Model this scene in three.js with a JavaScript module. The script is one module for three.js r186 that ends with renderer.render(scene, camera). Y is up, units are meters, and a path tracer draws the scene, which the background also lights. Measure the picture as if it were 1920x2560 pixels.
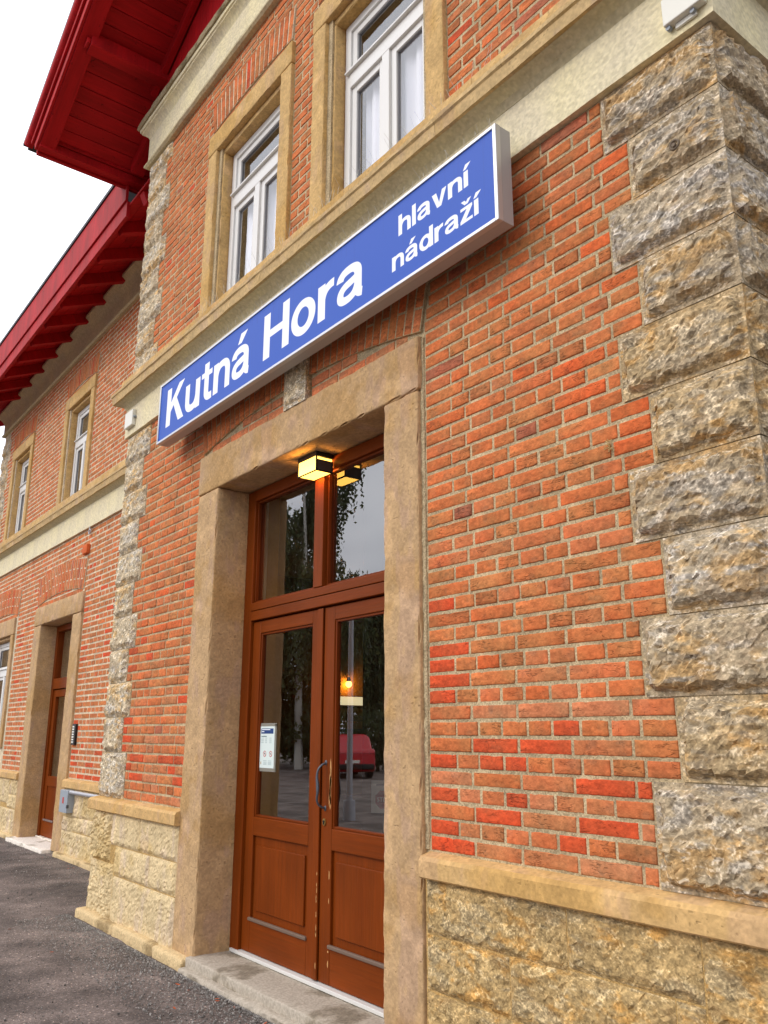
import * as THREE from 'three';
import { mergeGeometries, mergeVertices, toCreasedNormals } from 'three/addons/utils/BufferGeometryUtils.js';
import { createNoise3D } from 'simplex-noise';

// ------------------------------------------------------------------ camera, sky, sun, exposure
const scene = new THREE.Scene();
const CAM = new THREE.Vector3(0, 1.56, 2.8);
const camera = new THREE.PerspectiveCamera(63.015, 768 / 1024, 0.05, 600);
camera.rotation.order = 'YXZ';
camera.position.copy(CAM);
camera.rotation.set(THREE.MathUtils.degToRad(14.779), THREE.MathUtils.degToRad(52.584), THREE.MathUtils.degToRad(0.067));
const renderer = new THREE.WebGLRenderer({ antialias: true });
renderer.setSize(768, 1024);
renderer.toneMapping = THREE.LinearToneMapping;
renderer.toneMappingExposure = 1.02;
renderer.shadowMap.enabled = true;

function mulberry(seed) {
  let a = seed >>> 0;
  return () => { a |= 0; a = a + 0x6D2B79F5 | 0; let t = Math.imul(a ^ a >>> 15, 1 | a); t = t + Math.imul(t ^ t >>> 7, 61 | t) ^ t; return ((t ^ t >>> 14) >>> 0) / 4294967296; };
}
const rnd = mulberry(20211);
const noise3 = createNoise3D(mulberry(77));
const fbm3 = (x, y, z, o = 4) => { let s = 0, a = 0.5, f = 1; for (let i = 0; i < o; i++) { s += a * noise3(x * f, y * f, z * f); a *= 0.5; f *= 2.03; } return s; };
const clamp = (v, a = 0, b = 1) => Math.min(b, Math.max(a, v));
const smooth = (a, b, v) => { const t = clamp((v - a) / (b - a)); return t * t * (3 - 2 * t); };
const lerp = (a, b, t) => a + (b - a) * t;

// overcast sky: brighter overhead, soft grey cloud banks
const SKY = 1.9;
{
  const w = 1024, h = 512, d = new Float32Array(w * h * 4);
  for (let j = 0; j < h; j++) for (let i = 0; i < w; i++) {
    const el = ((j + 0.5) / h - 0.5) * Math.PI, az = (i + 0.5) / w * Math.PI * 2;
    const cx = Math.cos(el) * Math.cos(az), cz = Math.cos(el) * Math.sin(az), cy = Math.sin(el);
    let L = SKY * (0.72 + 0.42 * Math.max(0, cy));
    const k = 1 / (Math.max(0, cy) + 0.35);
    const c = fbm3(cx * k * 1.6 + 3.1, cy * 1.2, cz * k * 1.6 - 1.7, 5);
    L *= 1 + 0.42 * c;
    const blue = clamp(0.5 - c * 0.8) * 0.10;
    const o = (j * w + i) * 4;
    if (el < -0.01) { d[o] = d[o + 1] = d[o + 2] = 0.35 * SKY; } else { d[o] = L * (0.975 - blue * 0.5); d[o + 1] = L * (0.985 - blue * 0.25); d[o + 2] = L * (1.03 + blue * 0.5); }
    d[o + 3] = 1;
  }
  const sky = new THREE.DataTexture(d, w, h, THREE.RGBAFormat, THREE.FloatType);
  sky.mapping = THREE.EquirectangularReflectionMapping;
  sky.magFilter = sky.minFilter = THREE.LinearFilter;
  sky.wrapS = THREE.RepeatWrapping;
  sky.needsUpdate = true;
  scene.background = sky;
  scene.environment = sky;
}
const sun = new THREE.DirectionalLight(0xfff3e4, 1.0);
sun.position.set(-16, 17, 20);
sun.target.position.set(-6, 2, 0);
sun.castShadow = true;
sun.shadow.radius = 26;
sun.shadow.mapSize.set(2048, 2048);
Object.assign(sun.shadow.camera, { left: -26, right: 26, top: 26, bottom: -26, near: 1, far: 90 });
scene.add(sun, sun.target);

// ------------------------------------------------------------------ procedural textures (tileable)
function layer(N, fx, fy, seed) {
  const r = mulberry(seed), g = new Float32Array(fx * fy), out = new Float32Array(N * N);
  for (let i = 0; i < g.length; i++) g[i] = r() * 2 - 1;
  const ix = new Int32Array(N), jx = new Int32Array(N), tx = new Float32Array(N);
  for (let i = 0; i < N; i++) { const f = i / N * fx, k = Math.floor(f), t = f - k; ix[i] = k % fx; jx[i] = (k + 1) % fx; tx[i] = t * t * (3 - 2 * t); }
  for (let j = 0; j < N; j++) {
    const f = j / N * fy, k = Math.floor(f); let t = f - k; t = t * t * (3 - 2 * t);
    const a = (k % fy) * fx, b = ((k + 1) % fy) * fx;
    for (let i = 0; i < N; i++) {
      const p = g[a + ix[i]], q = g[a + jx[i]], u = g[b + ix[i]], v = g[b + jx[i]], s = tx[i];
      const m = p + (q - p) * s, n = u + (v - u) * s;
      out[j * N + i] = m + (n - m) * t;
    }
  }
  return out;
}
function fbm(N, fx, fy, oct, seed, gain = 0.55) {
  const out = new Float32Array(N * N); let a = 1, tot = 0;
  for (let o = 0; o < oct; o++) {
    if (fx > N / 2 || fy > N / 2) break;
    const l = layer(N, fx, fy, seed + o * 131);
    for (let i = 0; i < out.length; i++) out[i] += l[i] * a;
    tot += a; a *= gain; fx *= 2; fy *= 2;
  }
  for (let i = 0; i < out.length; i++) out[i] /= tot * 0.6;
  return out;
}
function texture(N, tile, fn, colour) {
  const d = new Uint8Array(N * N * 4), c = [0, 0, 0];
  for (let i = 0; i < N * N; i++) { fn(i, c); d[i * 4] = clamp(c[0]) * 255; d[i * 4 + 1] = clamp(c[1]) * 255; d[i * 4 + 2] = clamp(c[2]) * 255; d[i * 4 + 3] = 255; }
  const t = new THREE.DataTexture(d, N, N);
  t.wrapS = t.wrapT = THREE.RepeatWrapping; t.magFilter = THREE.LinearFilter; t.minFilter = THREE.LinearMipmapLinearFilter; t.generateMipmaps = true;
  t.repeat.set(1 / tile, 1 / tile);
  if (colour) t.colorSpace = THREE.SRGBColorSpace;
  t.needsUpdate = true;
  return t;
}
const grey = (h) => (i, c) => { c[0] = c[1] = c[2] = h[i]; };
const T = {};
{ // fired brick: mottled body, torn creases, pits
  const N = 1024, big = fbm(N, 9, 12, 4, 11), fine = fbm(N, 70, 90, 4, 21), cre = fbm(N, 14, 60, 4, 31), blot = fbm(N, 16, 20, 3, 41), gate = fbm(N, 7, 9, 2, 55), pit = layer(N, 190, 190, 61), warm = fbm(N, 6, 8, 3, 71);
  const H = new Float32Array(N * N), crack = new Float32Array(N * N), pits = new Float32Array(N * N);
  for (let i = 0; i < H.length; i++) {
    const rid = 1 - Math.abs(cre[i]) * 3.2;
    crack[i] = smooth(0.55, 0.98, rid) * smooth(0.0, 0.35, gate[i]);
    pits[i] = smooth(0.62, 0.9, pit[i]) * smooth(-0.2, 0.3, blot[i]);
    H[i] = 0.62 + 0.16 * big[i] + 0.17 * fine[i] - 0.42 * crack[i] - 0.3 * pits[i];
  }
  T.brick = texture(N, 1.1, (i, c) => {
    const v = 0.84 + 0.06 * big[i] + 0.075 * fine[i] - 0.15 * crack[i] - 0.13 * pits[i];
    const w = 0.05 * warm[i], ash = smooth(0.35, 0.85, blot[i]) * 0.06;
    c[0] = v + w - ash * 0.8; c[1] = v - w * 0.6 - ash * 0.2; c[2] = v - w + ash * 0.5;
  }, true);
  T.brickH = texture(N, 1.1, grey(H));
}
{ // mortar: pale sandy lime
  const N = 512, a = fbm(N, 6, 6, 4, 101), f = fbm(N, 90, 90, 2, 111);
  T.mortar = texture(N, 0.6, (i, c) => { const v = 0.86 + 0.09 * a[i] + 0.10 * f[i]; c[0] = v; c[1] = v * 0.985; c[2] = v * 0.95; }, true);
  T.mortarH = texture(N, 0.6, (i, c) => { c[0] = c[1] = c[2] = 0.5 + 0.2 * a[i] + 0.25 * f[i]; });
}
{ // rock-faced sandstone: ochre, grey lichen, soot pits, pale scars
  const N = 1024, a = fbm(N, 4, 8, 5, 201), b = fbm(N, 6, 14, 5, 211), g = fbm(N, 40, 44, 4, 221), s = fbm(N, 22, 64, 4, 231), d = fbm(N, 10, 22, 5, 241), p = layer(N, 150, 150, 251);
  const f2 = fbm(N, 150, 190, 2, 261), oc2 = fbm(N, 20, 40, 4, 271);
  T.rock = texture(N, 1.25, (i, c) => {
    let r = 0.66, gg = 0.60, bl = 0.50;                                  // weathered buff
    const oc = 0.85 * smooth(0.0, 0.8, 0.75 * a[i] + 0.75 * oc2[i]); r = lerp(r, 0.70, oc); gg = lerp(gg, 0.57, oc); bl = lerp(bl, 0.385, oc);   // iron ochre
    const gy = smooth(0.0, 0.7, 0.8 * b[i] + 0.7 * s[i]) * 0.85; r = lerp(r, 0.62, gy); gg = lerp(gg, 0.59, gy); bl = lerp(bl, 0.545, gy); // grey crust
    const wh = smooth(0.35, 1.05, s[i] + 0.7 * f2[i]) * 0.55; r = lerp(r, 0.84, wh); gg = lerp(gg, 0.80, wh); bl = lerp(bl, 0.73, wh); // pale scars
    const dk = smooth(0.22, 0.95, d[i] + 0.5 * g[i]) * 0.34; r = lerp(r, 0.36, dk); gg = lerp(gg, 0.30, dk); bl = lerp(bl, 0.24, dk); // brown-black crust
    const v = 1 + 0.17 * g[i] + 0.13 * f2[i] - 0.18 * smooth(0.7, 0.95, p[i]);
    c[0] = r * v; c[1] = gg * v; c[2] = bl * v;
  }, true);
  T.rockH = texture(N, 1.25, (i, c) => { c[0] = c[1] = c[2] = 0.5 + 0.12 * b[i] + 0.22 * g[i] + 0.16 * s[i] + 0.12 * f2[i] - 0.12 * smooth(0.6, 0.9, p[i]); });
}
{ // dressed sandstone
  const N = 1024, a = fbm(N, 4, 5, 5, 301), g = fbm(N, 110, 110, 3, 311), s = fbm(N, 14, 5, 4, 321), p = layer(N, 120, 120, 331), q = fbm(N, 20, 22, 4, 341), m = fbm(N, 9, 9, 3, 351);
  T.stone = texture(N, 1.6, (i, c) => {
    const st = smooth(0.1, 0.7, a[i]), gr = smooth(0.15, 0.7, s[i] + 0.3 * m[i]), pt = smooth(0.55, 0.85, p[i]) * smooth(0.0, 0.5, q[i]);
    const v = 0.86 + 0.045 * q[i] + 0.055 * g[i] - 0.11 * pt + 0.07 * smooth(0.5, 0.9, m[i]);
    c[0] = v * (1 - 0.03 * st - 0.02 * gr); c[1] = v * (1 - 0.055 * st - 0.02 * gr); c[2] = v * (1 - 0.13 * st + 0.05 * gr);
  }, true);
  T.stoneH = texture(N, 1.6, (i, c) => { c[0] = c[1] = c[2] = 0.55 + 0.16 * q[i] + 0.18 * g[i] - 0.5 * smooth(0.55, 0.85, p[i]) * smooth(0.0, 0.5, q[i]); });
}
{ // lime-washed render
  const N = 512, a = fbm(N, 4, 4, 5, 401), g = fbm(N, 80, 80, 3, 411), s = fbm(N, 30, 4, 4, 421);
  T.plaster = texture(N, 1.3, (i, c) => { const v = 0.90 + 0.03 * a[i] + 0.05 * g[i] - 0.03 * smooth(0.25, 0.8, s[i]); c[0] = v; c[1] = v * 0.99; c[2] = v * (0.97 - 0.03 * a[i]); }, true);
  T.plasterH = texture(N, 1.3, (i, c) => { c[0] = c[1] = c[2] = 0.5 + 0.12 * a[i] + 0.3 * g[i]; });
}
{ // asphalt: dark binder full of pale and brown chips
  const N = 1024, r = mulberry(501), a = fbm(N, 5, 5, 5, 511), g = fbm(N, 120, 120, 3, 521), V = new Float32Array(N * N), H = new Float32Array(N * N), Wm = new Float32Array(N * N);
  for (let i = 0; i < V.length; i++) { V[i] = 0.33 + 0.05 * g[i]; H[i] = 0.35 + 0.1 * g[i]; }
  for (let k = 0; k < 21000; k++) {
    const cx = r() * N, cy = r() * N, rad = 1.1 + r() * r() * 4.2, el = 0.6 + r() * 0.5, ang = r() * 3.14, lum = 0.27 + r() * r() * 0.42, top = 0.45 + r() * 0.5, wm = r() - 0.35, ca = Math.cos(ang), sa = Math.sin(ang), R = Math.ceil(rad * 1.3);
    for (let y = -R; y <= R; y++) for (let x = -R; x <= R; x++) {
      const u = (x * ca + y * sa) / rad, v = (-x * sa + y * ca) / (rad * el), q = u * u + v * v;
      if (q < 1) { const id = (((cy + y) | 0) + N) % N * N + (((cx + x) | 0) + N) % N, hh = top * Math.sqrt(1 - q * 0.9); if (hh > H[id] * 0.8) { H[id] = hh; V[id] = lum; Wm[id] = wm; } }
    }
  }
  T.asphalt = texture(N, 1.5, (i, c) => { const v = V[i] * (1 + 0.26 * a[i]); c[0] = v * (1.02 + 0.09 * Wm[i]); c[1] = v * (0.975 + 0.02 * Wm[i]); c[2] = v * (0.95 - 0.05 * Wm[i]); }, true);
  T.asphaltH = texture(N, 1.5, grey(H));
}
{ // varnished timber, grain along v
  const N = 1024, gr = fbm(N, 120, 3, 4, 601), lo = fbm(N, 10, 2, 4, 611), f = fbm(N, 256, 12, 2, 621), b = fbm(N, 5, 4, 3, 631);
  T.wood = texture(N, 1.2, (i, c) => { const v = 0.85 + 0.03 * gr[i] + 0.03 * lo[i] + 0.025 * f[i] + 0.035 * b[i]; c[0] = v; c[1] = v * (0.985 - 0.015 * gr[i]); c[2] = v * (0.96 - 0.02 * gr[i]); }, true);
  T.woodH = texture(N, 1.2, (i, c) => { c[0] = c[1] = c[2] = 0.5 + 0.2 * gr[i] + 0.2 * f[i]; });
}
{ // weathered paint on boards, and worn concrete
  const N = 512, a = fbm(N, 5, 3, 5, 701), s = fbm(N, 60, 4, 4, 711), p = layer(N, 70, 70, 721);
  T.paint = texture(N, 1.4, (i, c) => { const v = 0.88 + 0.08 * a[i] + 0.06 * s[i] - 0.3 * smooth(0.82, 0.95, p[i]); c[0] = v; c[1] = v * (1 - 0.03 * a[i]); c[2] = v; }, true);
  T.paintH = texture(N, 1.4, (i, c) => { c[0] = c[1] = c[2] = 0.5 + 0.15 * a[i] + 0.25 * s[i]; });
  const ca = fbm(N, 3, 3, 5, 731), cb = fbm(N, 12, 9, 4, 741), cg = fbm(N, 100, 100, 2, 751);
  T.concrete = texture(N, 1.1, (i, c) => { const d = smooth(0.1, 0.7, ca[i] + 0.4 * cb[i]), v = 0.90 - 0.22 * d + 0.06 * cg[i]; c[0] = v; c[1] = v * (0.985 - 0.02 * d); c[2] = v * (0.96 - 0.06 * d); }, true);
  T.concreteH = texture(N, 1.1, (i, c) => { c[0] = c[1] = c[2] = 0.5 + 0.15 * cb[i] + 0.25 * cg[i]; });
}
const S = (r, g, b) => new THREE.Color().setRGB(r / 255, g / 255, b / 255, THREE.SRGBColorSpace);
function mat(color, rough, map, bump, bumpScale, extra) {
  const m = new THREE.MeshPhysicalMaterial({ color, roughness: rough, specularIntensity: rough > 0.7 ? 0.45 : 0.7 });
  if (map) m.map = T[map];
  if (bump) { m.bumpMap = T[bump]; m.bumpScale = bumpScale; }
  return Object.assign(m, extra || {});
}
const tint = (r, g, b, k = 0.84) => { const c = S(r, g, b); const m = Math.pow(k, 2.2); return c.multiplyScalar(1 / m); };
const M = {
  mortar: mat(tint(184, 167, 136, 0.86), 0.95, 'mortar', 'mortarH', 0.004),
  mortarPale: mat(tint(208, 194, 170, 0.86), 0.95, 'mortar', 'mortarH', 0.004),
  mortarOchre: mat(tint(190, 158, 104, 0.86), 0.95, 'mortar', 'mortarH', 0.005),
  rock: mat(new THREE.Color(1.1, 1.06, 1.0), 0.92, 'rock', 'rockH', 0.005), rockOchre: mat(S(255, 243, 220).multiplyScalar(1.15), 0.92, 'rock', 'rockH', 0.005), rockGrey: mat(S(248, 248, 250).multiplyScalar(1.25), 0.92, 'rock', 'rockH', 0.005),
  plinthPale: mat(tint(206, 184, 142), 0.92, 'stone', 'stoneH', 0.006), sealant: mat(S(120, 62, 38), 0.9), straw: mat(S(206, 178, 120), 0.9), terracotta: mat(S(206, 100, 52), 0.85),
  rockPale: mat(S(250, 250, 248).multiplyScalar(1.42), 0.92, 'rock', 'rockH', 0.007),
  plinth: mat(S(255, 237, 196).multiplyScalar(1.16), 0.92, 'rock', 'rockH', 0.004),
  jamb: mat(tint(182, 150, 110), 0.9, 'stone', 'stoneH', 0.004),
  surround: mat(tint(194, 160, 106), 0.9, 'stone', 'stoneH', 0.0035),
  ledge: mat(tint(196, 160, 106), 0.88, 'stone', 'stoneH', 0.003),
  cornice: mat(tint(188, 160, 114), 0.9, 'stone', 'stoneH', 0.003),
  render: mat(tint(222, 212, 180, 0.9), 0.92, 'plaster', 'plasterH', 0.003),
  renderDarker: mat(tint(196, 184, 150, 0.9), 0.92, 'plaster', 'plasterH', 0.004),  // darker cream: stain, with the shade of the cove mixed into the colour
  footing: mat(tint(196, 174, 134, 0.86), 0.92, 'concrete', 'concreteH', 0.006),
  step: mat(tint(166, 158, 146, 0.86), 0.85, 'concrete', 'concreteH', 0.003),
  stepWhite: mat(tint(222, 216, 208, 0.86), 0.85, 'concrete', 'concreteH', 0.003),
  asphalt: mat(tint(255, 242, 234, 0.9).multiplyScalar(1.1), 0.9, 'asphalt', 'asphaltH', 0.007),
  wood: mat(tint(118, 53, 10, 0.85), 0.45, 'wood', 'woodH', 0.0006, { specularIntensity: 0.22 }),
  woodDark: mat(tint(110, 47, 8, 0.85), 0.45, 'wood', 'woodH', 0.0006, { specularIntensity: 0.22 }),
  red: mat(tint(172, 20, 26, 0.88), 0.65, 'paint', 'paintH', 0.001, { specularIntensity: 0.35 }),
  roofMetal: mat(S(44, 40, 46), 0.45),
  white: mat(S(222, 221, 217), 0.35),
  gasket: mat(S(120, 120, 122), 0.6),
  alu: mat(S(196, 197, 200), 0.4, null, null, 0, { metalness: 0.55 }),
  aluSide: mat(S(176, 176, 178), 0.5, null, null, 0, { metalness: 0.35 }),
  iron: mat(S(84, 88, 96), 0.4, null, null, 0, { metalness: 0.4 }),
  brass: mat(S(176, 146, 86), 0.35, null, null, 0, { metalness: 0.8 }),
  greyBox: mat(S(150, 158, 166), 0.5),
  pipe: mat(S(176, 176, 180), 0.4, null, null, 0, { metalness: 0.3 }),
  black: mat(S(30, 29, 30), 0.5),
  plate: mat(S(226, 224, 212), 0.5),
  curtain: new THREE.MeshPhysicalMaterial({ color: S(240, 240, 246), roughness: 1, transmission: 0.2, thickness: 0, side: THREE.DoubleSide }),
  hallWall: mat(S(178, 134, 58), 0.9), hallCeil: mat(S(190, 182, 166), 0.9), hallFloor: mat(S(98, 90, 84), 0.6), hallDark: mat(S(104, 72, 44), 0.7),
  reveal: mat(S(206, 200, 184), 0.9),
  glass: new THREE.MeshPhysicalMaterial({ color: 0xffffff, roughness: 0, transmission: 1, thickness: 0, ior: 2.8 }),
  glassWin: new THREE.MeshPhysicalMaterial({ color: 0xffffff, roughness: 0, transmission: 1, thickness: 0, ior: 2.2 }),
};

// ------------------------------------------------------------------ modelling helpers
const taken = {};
const numbered = (n) => { const k = taken[n] = (taken[n] ?? -1) + 1; return k ? `${n}_${String(k).padStart(3, '0')}` : n; };
function shadowed(o) { o.castShadow = o.receiveShadow = true; return o; }
function mesh(name, geo, m, parent) { const o = shadowed(new THREE.Mesh(geo, m)); o.name = parent ? name : numbered(name); (parent || scene).add(o); return o; }
function group(name, parent, pos) { const g = new THREE.Group(); g.name = parent ? name : numbered(name); if (pos) g.position.set(...pos); (parent || scene).add(g); return g; }
function tag(o, label, category, grp) { o.userData.label = label; o.userData.category = category; if (grp) o.userData.group = grp; return o; }
function boxUV(geo, o = [0, 0], swap = false) {
  const g = geo.index ? geo.toNonIndexed() : geo;
  if (!g.attributes.normal) g.computeVertexNormals();
  const p = g.attributes.position.array, n = g.attributes.position.count, uv = new Float32Array(n * 2);
  const A = new THREE.Vector3(), B = new THREE.Vector3(), C = new THREE.Vector3();
  for (let t = 0; t < n; t += 3) {
    A.fromArray(p, t * 3); B.fromArray(p, t * 3 + 3).sub(A); C.fromArray(p, t * 3 + 6).sub(A); B.cross(C);
    const ax = Math.abs(B.x), ay = Math.abs(B.y), az = Math.abs(B.z);
    for (let k = 0; k < 3; k++) {
      const i = (t + k) * 3, x = p[i], y = p[i + 1], z = p[i + 2];
      let u, v; if (az >= ax && az >= ay) { u = x; v = y; } else if (ax >= ay) { u = z; v = y; } else { u = x; v = z; }
      if (swap) [u, v] = [v, u];
      uv[(t + k) * 2] = u + o[0]; uv[(t + k) * 2 + 1] = v + o[1];
    }
  }
  g.setAttribute('uv', new THREE.BufferAttribute(uv, 2));
  for (const k of Object.keys(g.attributes)) if (!['position', 'normal', 'uv', 'color'].includes(k)) g.deleteAttribute(k);
  return g;
}
const off = () => [rnd() * 3, rnd() * 3];
function axis(len, r, step) {
  const h = len / 2, a = [-h];
  if (r > 0) a.push(-h + r * 0.3, -h + r);
  const inner = len - 2 * r, n = Math.max(1, Math.round(inner / step));
  for (let i = (r > 0 ? 1 : 1); i < n; i++) a.push(-h + r + inner * i / n);
  if (r > 0) a.push(h - r, h - r * 0.3);
  a.push(h); return a;
}
// box x0..x1, y0..y1, z0..z1 with rounded arrises and, if amp > 0, an uneven worn surface
function block(x0, x1, y0, y1, z0, z1, { r = 0.006, step = 0.2, amp = 0, freq = 6, chip = 0, seed = 0, swap = false, crease } = {}) {
  const w = x1 - x0, h = y1 - y0, d = z1 - z0; r = Math.min(r, w * 0.3, h * 0.3, d * 0.3);
  const X = axis(w, r, step), Y = axis(h, r, step), Z = axis(d, r, step), pos = [], idx = [];
  const face = (P, Q, f) => { const b = pos.length / 3; for (const q of Q) for (const p of P) pos.push(...f(p, q)); const n = P.length; for (let j = 0; j < Q.length - 1; j++) for (let i = 0; i < n - 1; i++) { const k = b + j * n + i; idx.push(k, k + 1, k + n + 1, k, k + n + 1, k + n); } };
  face(X, Y, (p, q) => [p, q, d / 2]); face([...X].reverse(), Y, (p, q) => [p, q, -d / 2]);
  face([...Z].reverse(), Y, (p, q) => [w / 2, q, p]); face(Z, Y, (p, q) => [-w / 2, q, p]);
  face(X, [...Z].reverse(), (p, q) => [p, h / 2, q]); face(X, Z, (p, q) => [p, -h / 2, q]);
  let g = new THREE.BufferGeometry(); g.setAttribute('position', new THREE.Float32BufferAttribute(pos, 3)); g.setIndex(idx);
  g = mergeVertices(g, 1e-5);
  const a = g.attributes.position, c = new THREE.Vector3((x0 + x1) / 2, (y0 + y1) / 2, (z0 + z1) / 2), v = new THREE.Vector3(), q = new THREE.Vector3();
  for (let i = 0; i < a.count; i++) {
    v.fromBufferAttribute(a, i);
    q.set(clamp(v.x, -w / 2 + r, w / 2 - r), clamp(v.y, -h / 2 + r, h / 2 - r), clamp(v.z, -d / 2 + r, d / 2 - r));
    const e = v.clone().sub(q), l = e.length(), edge = (Math.abs(e.x) > 1e-6) + (Math.abs(e.y) > 1e-6) + (Math.abs(e.z) > 1e-6);
    if (r > 0 && l > 1e-7) v.copy(q).addScaledVector(e, r / l);
    if (amp) {
      const N = e.lengthSq() > 0 ? e.normalize() : e;
      const wx = (v.x + c.x) * freq + seed, wy = (v.y + c.y) * freq, wz = (v.z + c.z) * freq;
      let k = amp * fbm3(wx, wy, wz, 3);
      if (chip && edge >= 2) k -= chip * smooth(0.15, 0.6, fbm3(wx * 1.7 + 9, wy * 1.7, wz * 1.7, 3));
      v.addScaledVector(N, k);
    }
    a.setXYZ(i, v.x + c.x, v.y + c.y, v.z + c.z);
  }
  g = toCreasedNormals(g, crease ?? (amp ? 0.5 : 0.3));
  return boxUV(g, off(), swap);
}
const jit = (() => { const r = mulberry(404), a = new Float32Array(7919); for (let i = 0; i < a.length; i++) a[i] = r() - 0.5; return a; })();
// rock-faced panel in its own plane (x 0..w, y 0..h), drafted margin round a hewn boss
function rockPanel(w, h, { margin = 0.024, prot = 0.036, amp = 0.0175, seed = 1, step = 0.016, skirt = 0.05, sink = 0 } = {}) {
  const nx = Math.max(4, Math.round(w / step)), ny = Math.max(4, Math.round(h / step)), pos = [], uv = [], idx = [], ou = rnd() * 3, ov = rnd() * 3;
  for (let j = -1; j <= ny + 1; j++) for (let i = -1; i <= nx + 1; i++) {
    const ci = clamp(i, 0, nx), cj = clamp(j, 0, ny), jx = i > 0 && i < nx ? 0.7 * jit[((j + 2) * (nx + 4) + i + 2) % jit.length] : 0, jy = j > 0 && j < ny ? 0.7 * jit[((j + 2) * (nx + 4) + i + 991) % jit.length] : 0, x = w * (ci + jx) / nx, y = h * (cj + jy) / ny;
    let z;
    if (i < 0 || j < 0 || i > nx || j > ny) z = -skirt;
    else {
      const wob = 0.008 * fbm3(x * 9 + seed, y * 9, 3.3, 2);
      const e = Math.min(x, w - x, y, h - y) + wob, t = smooth(margin, margin + 0.017, e);
      const n1 = fbm3(x * 4.2 + seed * 3.1, y * 5.5 + seed, 1.7, 4), n2 = 1 - Math.abs(fbm3(x * 7 + seed, y * 9 - seed, 4.1, 3)) * 2.2, n3 = fbm3(x * 26, y * 26 + seed, 2.2, 3);
      const n4 = Math.abs(fbm3(x * 8 + seed, y * 27, 6.2, 4));
      z = t * (prot * (0.8 + 0.3 * (1 - y / h)) + amp * (0.5 * n1 + 0.25 * n2 - 0.1) + amp * 0.38 * n3 - amp * 1.35 * n4 + amp * 0.2) + (1 - t) * 0.003 * n3 - sink;
      z = Math.max(z, -0.004 - sink);
    }
    pos.push(x, y, z); uv.push(x + ou + z * (1 - 2 * x / w), y + ov + z * (1 - 2 * y / h));
  }
  const n = nx + 3; for (let j = 0; j < ny + 2; j++) for (let i = 0; i < nx + 2; i++) { const k = j * n + i; idx.push(k, k + 1, k + n + 1, k, k + n + 1, k + n); }
  const g = new THREE.BufferGeometry(); g.setAttribute('position', new THREE.Float32BufferAttribute(pos, 3)); g.setAttribute('uv', new THREE.Float32BufferAttribute(uv, 2)); g.setIndex(idx);
  const f = g.toNonIndexed(); f.computeVertexNormals(); return f;   // hewn facets keep their edges
}
const moved = (g, x, y, z, ry = 0) => { const m = new THREE.Matrix4().makeRotationY(ry); m.setPosition(x, y, z); g.applyMatrix4(m); return g; };
function brickGeo(w, h, seed, fine) {
  const r = mulberry(seed * 7919 + Math.round(w * 1000)), pos = [], uv = [], idx = [], ou = r() * 4, ov = r() * 4, s = seed * 5.3;
  const xs = [0, 0, 0.005], ys = [0, 0, 0.005];
  const nx = fine ? Math.max(2, Math.round(w / 0.026)) : 1, ny = fine ? 3 : 1;
  for (let i = 1; i < nx; i++) xs.push(0.005 + (w - 0.01) * i / nx);
  for (let i = 1; i < ny; i++) ys.push(0.005 + (h - 0.01) * i / ny);
  xs.push(w - 0.005, w, w); ys.push(h - 0.005, h, h);
  if (!fine) { xs.shift(); xs.pop(); ys.shift(); ys.pop(); xs[0] = ys[0] = 0; }
  const I = xs.length - 1, J = ys.length - 1, e = fine ? 1 : 0.4, tilt = (r() - 0.5) * 0.02;
  for (let j = 0; j <= J; j++) for (let i = 0; i <= I; i++) {
    const k = Math.min(i, j, I - i, J - j); let x = xs[i], y = ys[j];
    const ex = (a, b) => e * (0.0022 * fbm3(a * 30 + s, b, 1, 2) + 0.005 * smooth(0.25, 0.6, fbm3(a * 14 + s, b, 7, 2)));
    if (k <= (fine ? 1 : 1)) {
      if (i <= 1) x += 0.0012 + ex(y, 1); if (i >= I - 1) x -= 0.0012 + ex(y, 5);
      if (j <= 1) y += 0.001 + ex(x, 9); if (j >= J - 1) y -= 0.001 + ex(x, 13);
    }
    let z;
    if (fine) z = k === 0 ? -0.022 : k === 1 ? -0.0045 + 0.002 * fbm3(x * 40 + s, y * 40, 3, 2) : 0.002 * fbm3(x * 22 + s, y * 30, 2, 3) + tilt * (y - h / 2);
    else z = k === 0 ? -0.014 : 0;
    pos.push(x - w / 2, y - h / 2, z); uv.push(x + ou, y + ov);
  }
  const n = I + 1; for (let j = 0; j < J; j++) for (let i = 0; i < I; i++) { const k = j * n + i; idx.push(k, k + 1, k + n + 1, k, k + n + 1, k + n); }
  let g = new THREE.BufferGeometry(); g.setAttribute('position', new THREE.Float32BufferAttribute(pos, 3)); g.setAttribute('uv', new THREE.Float32BufferAttribute(uv, 2)); g.setIndex(idx);
  if (fine) { g.computeVertexNormals(); g = g.toNonIndexed(); } else { g = g.toNonIndexed(); g.computeVertexNormals(); }
  return g;
}
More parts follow.
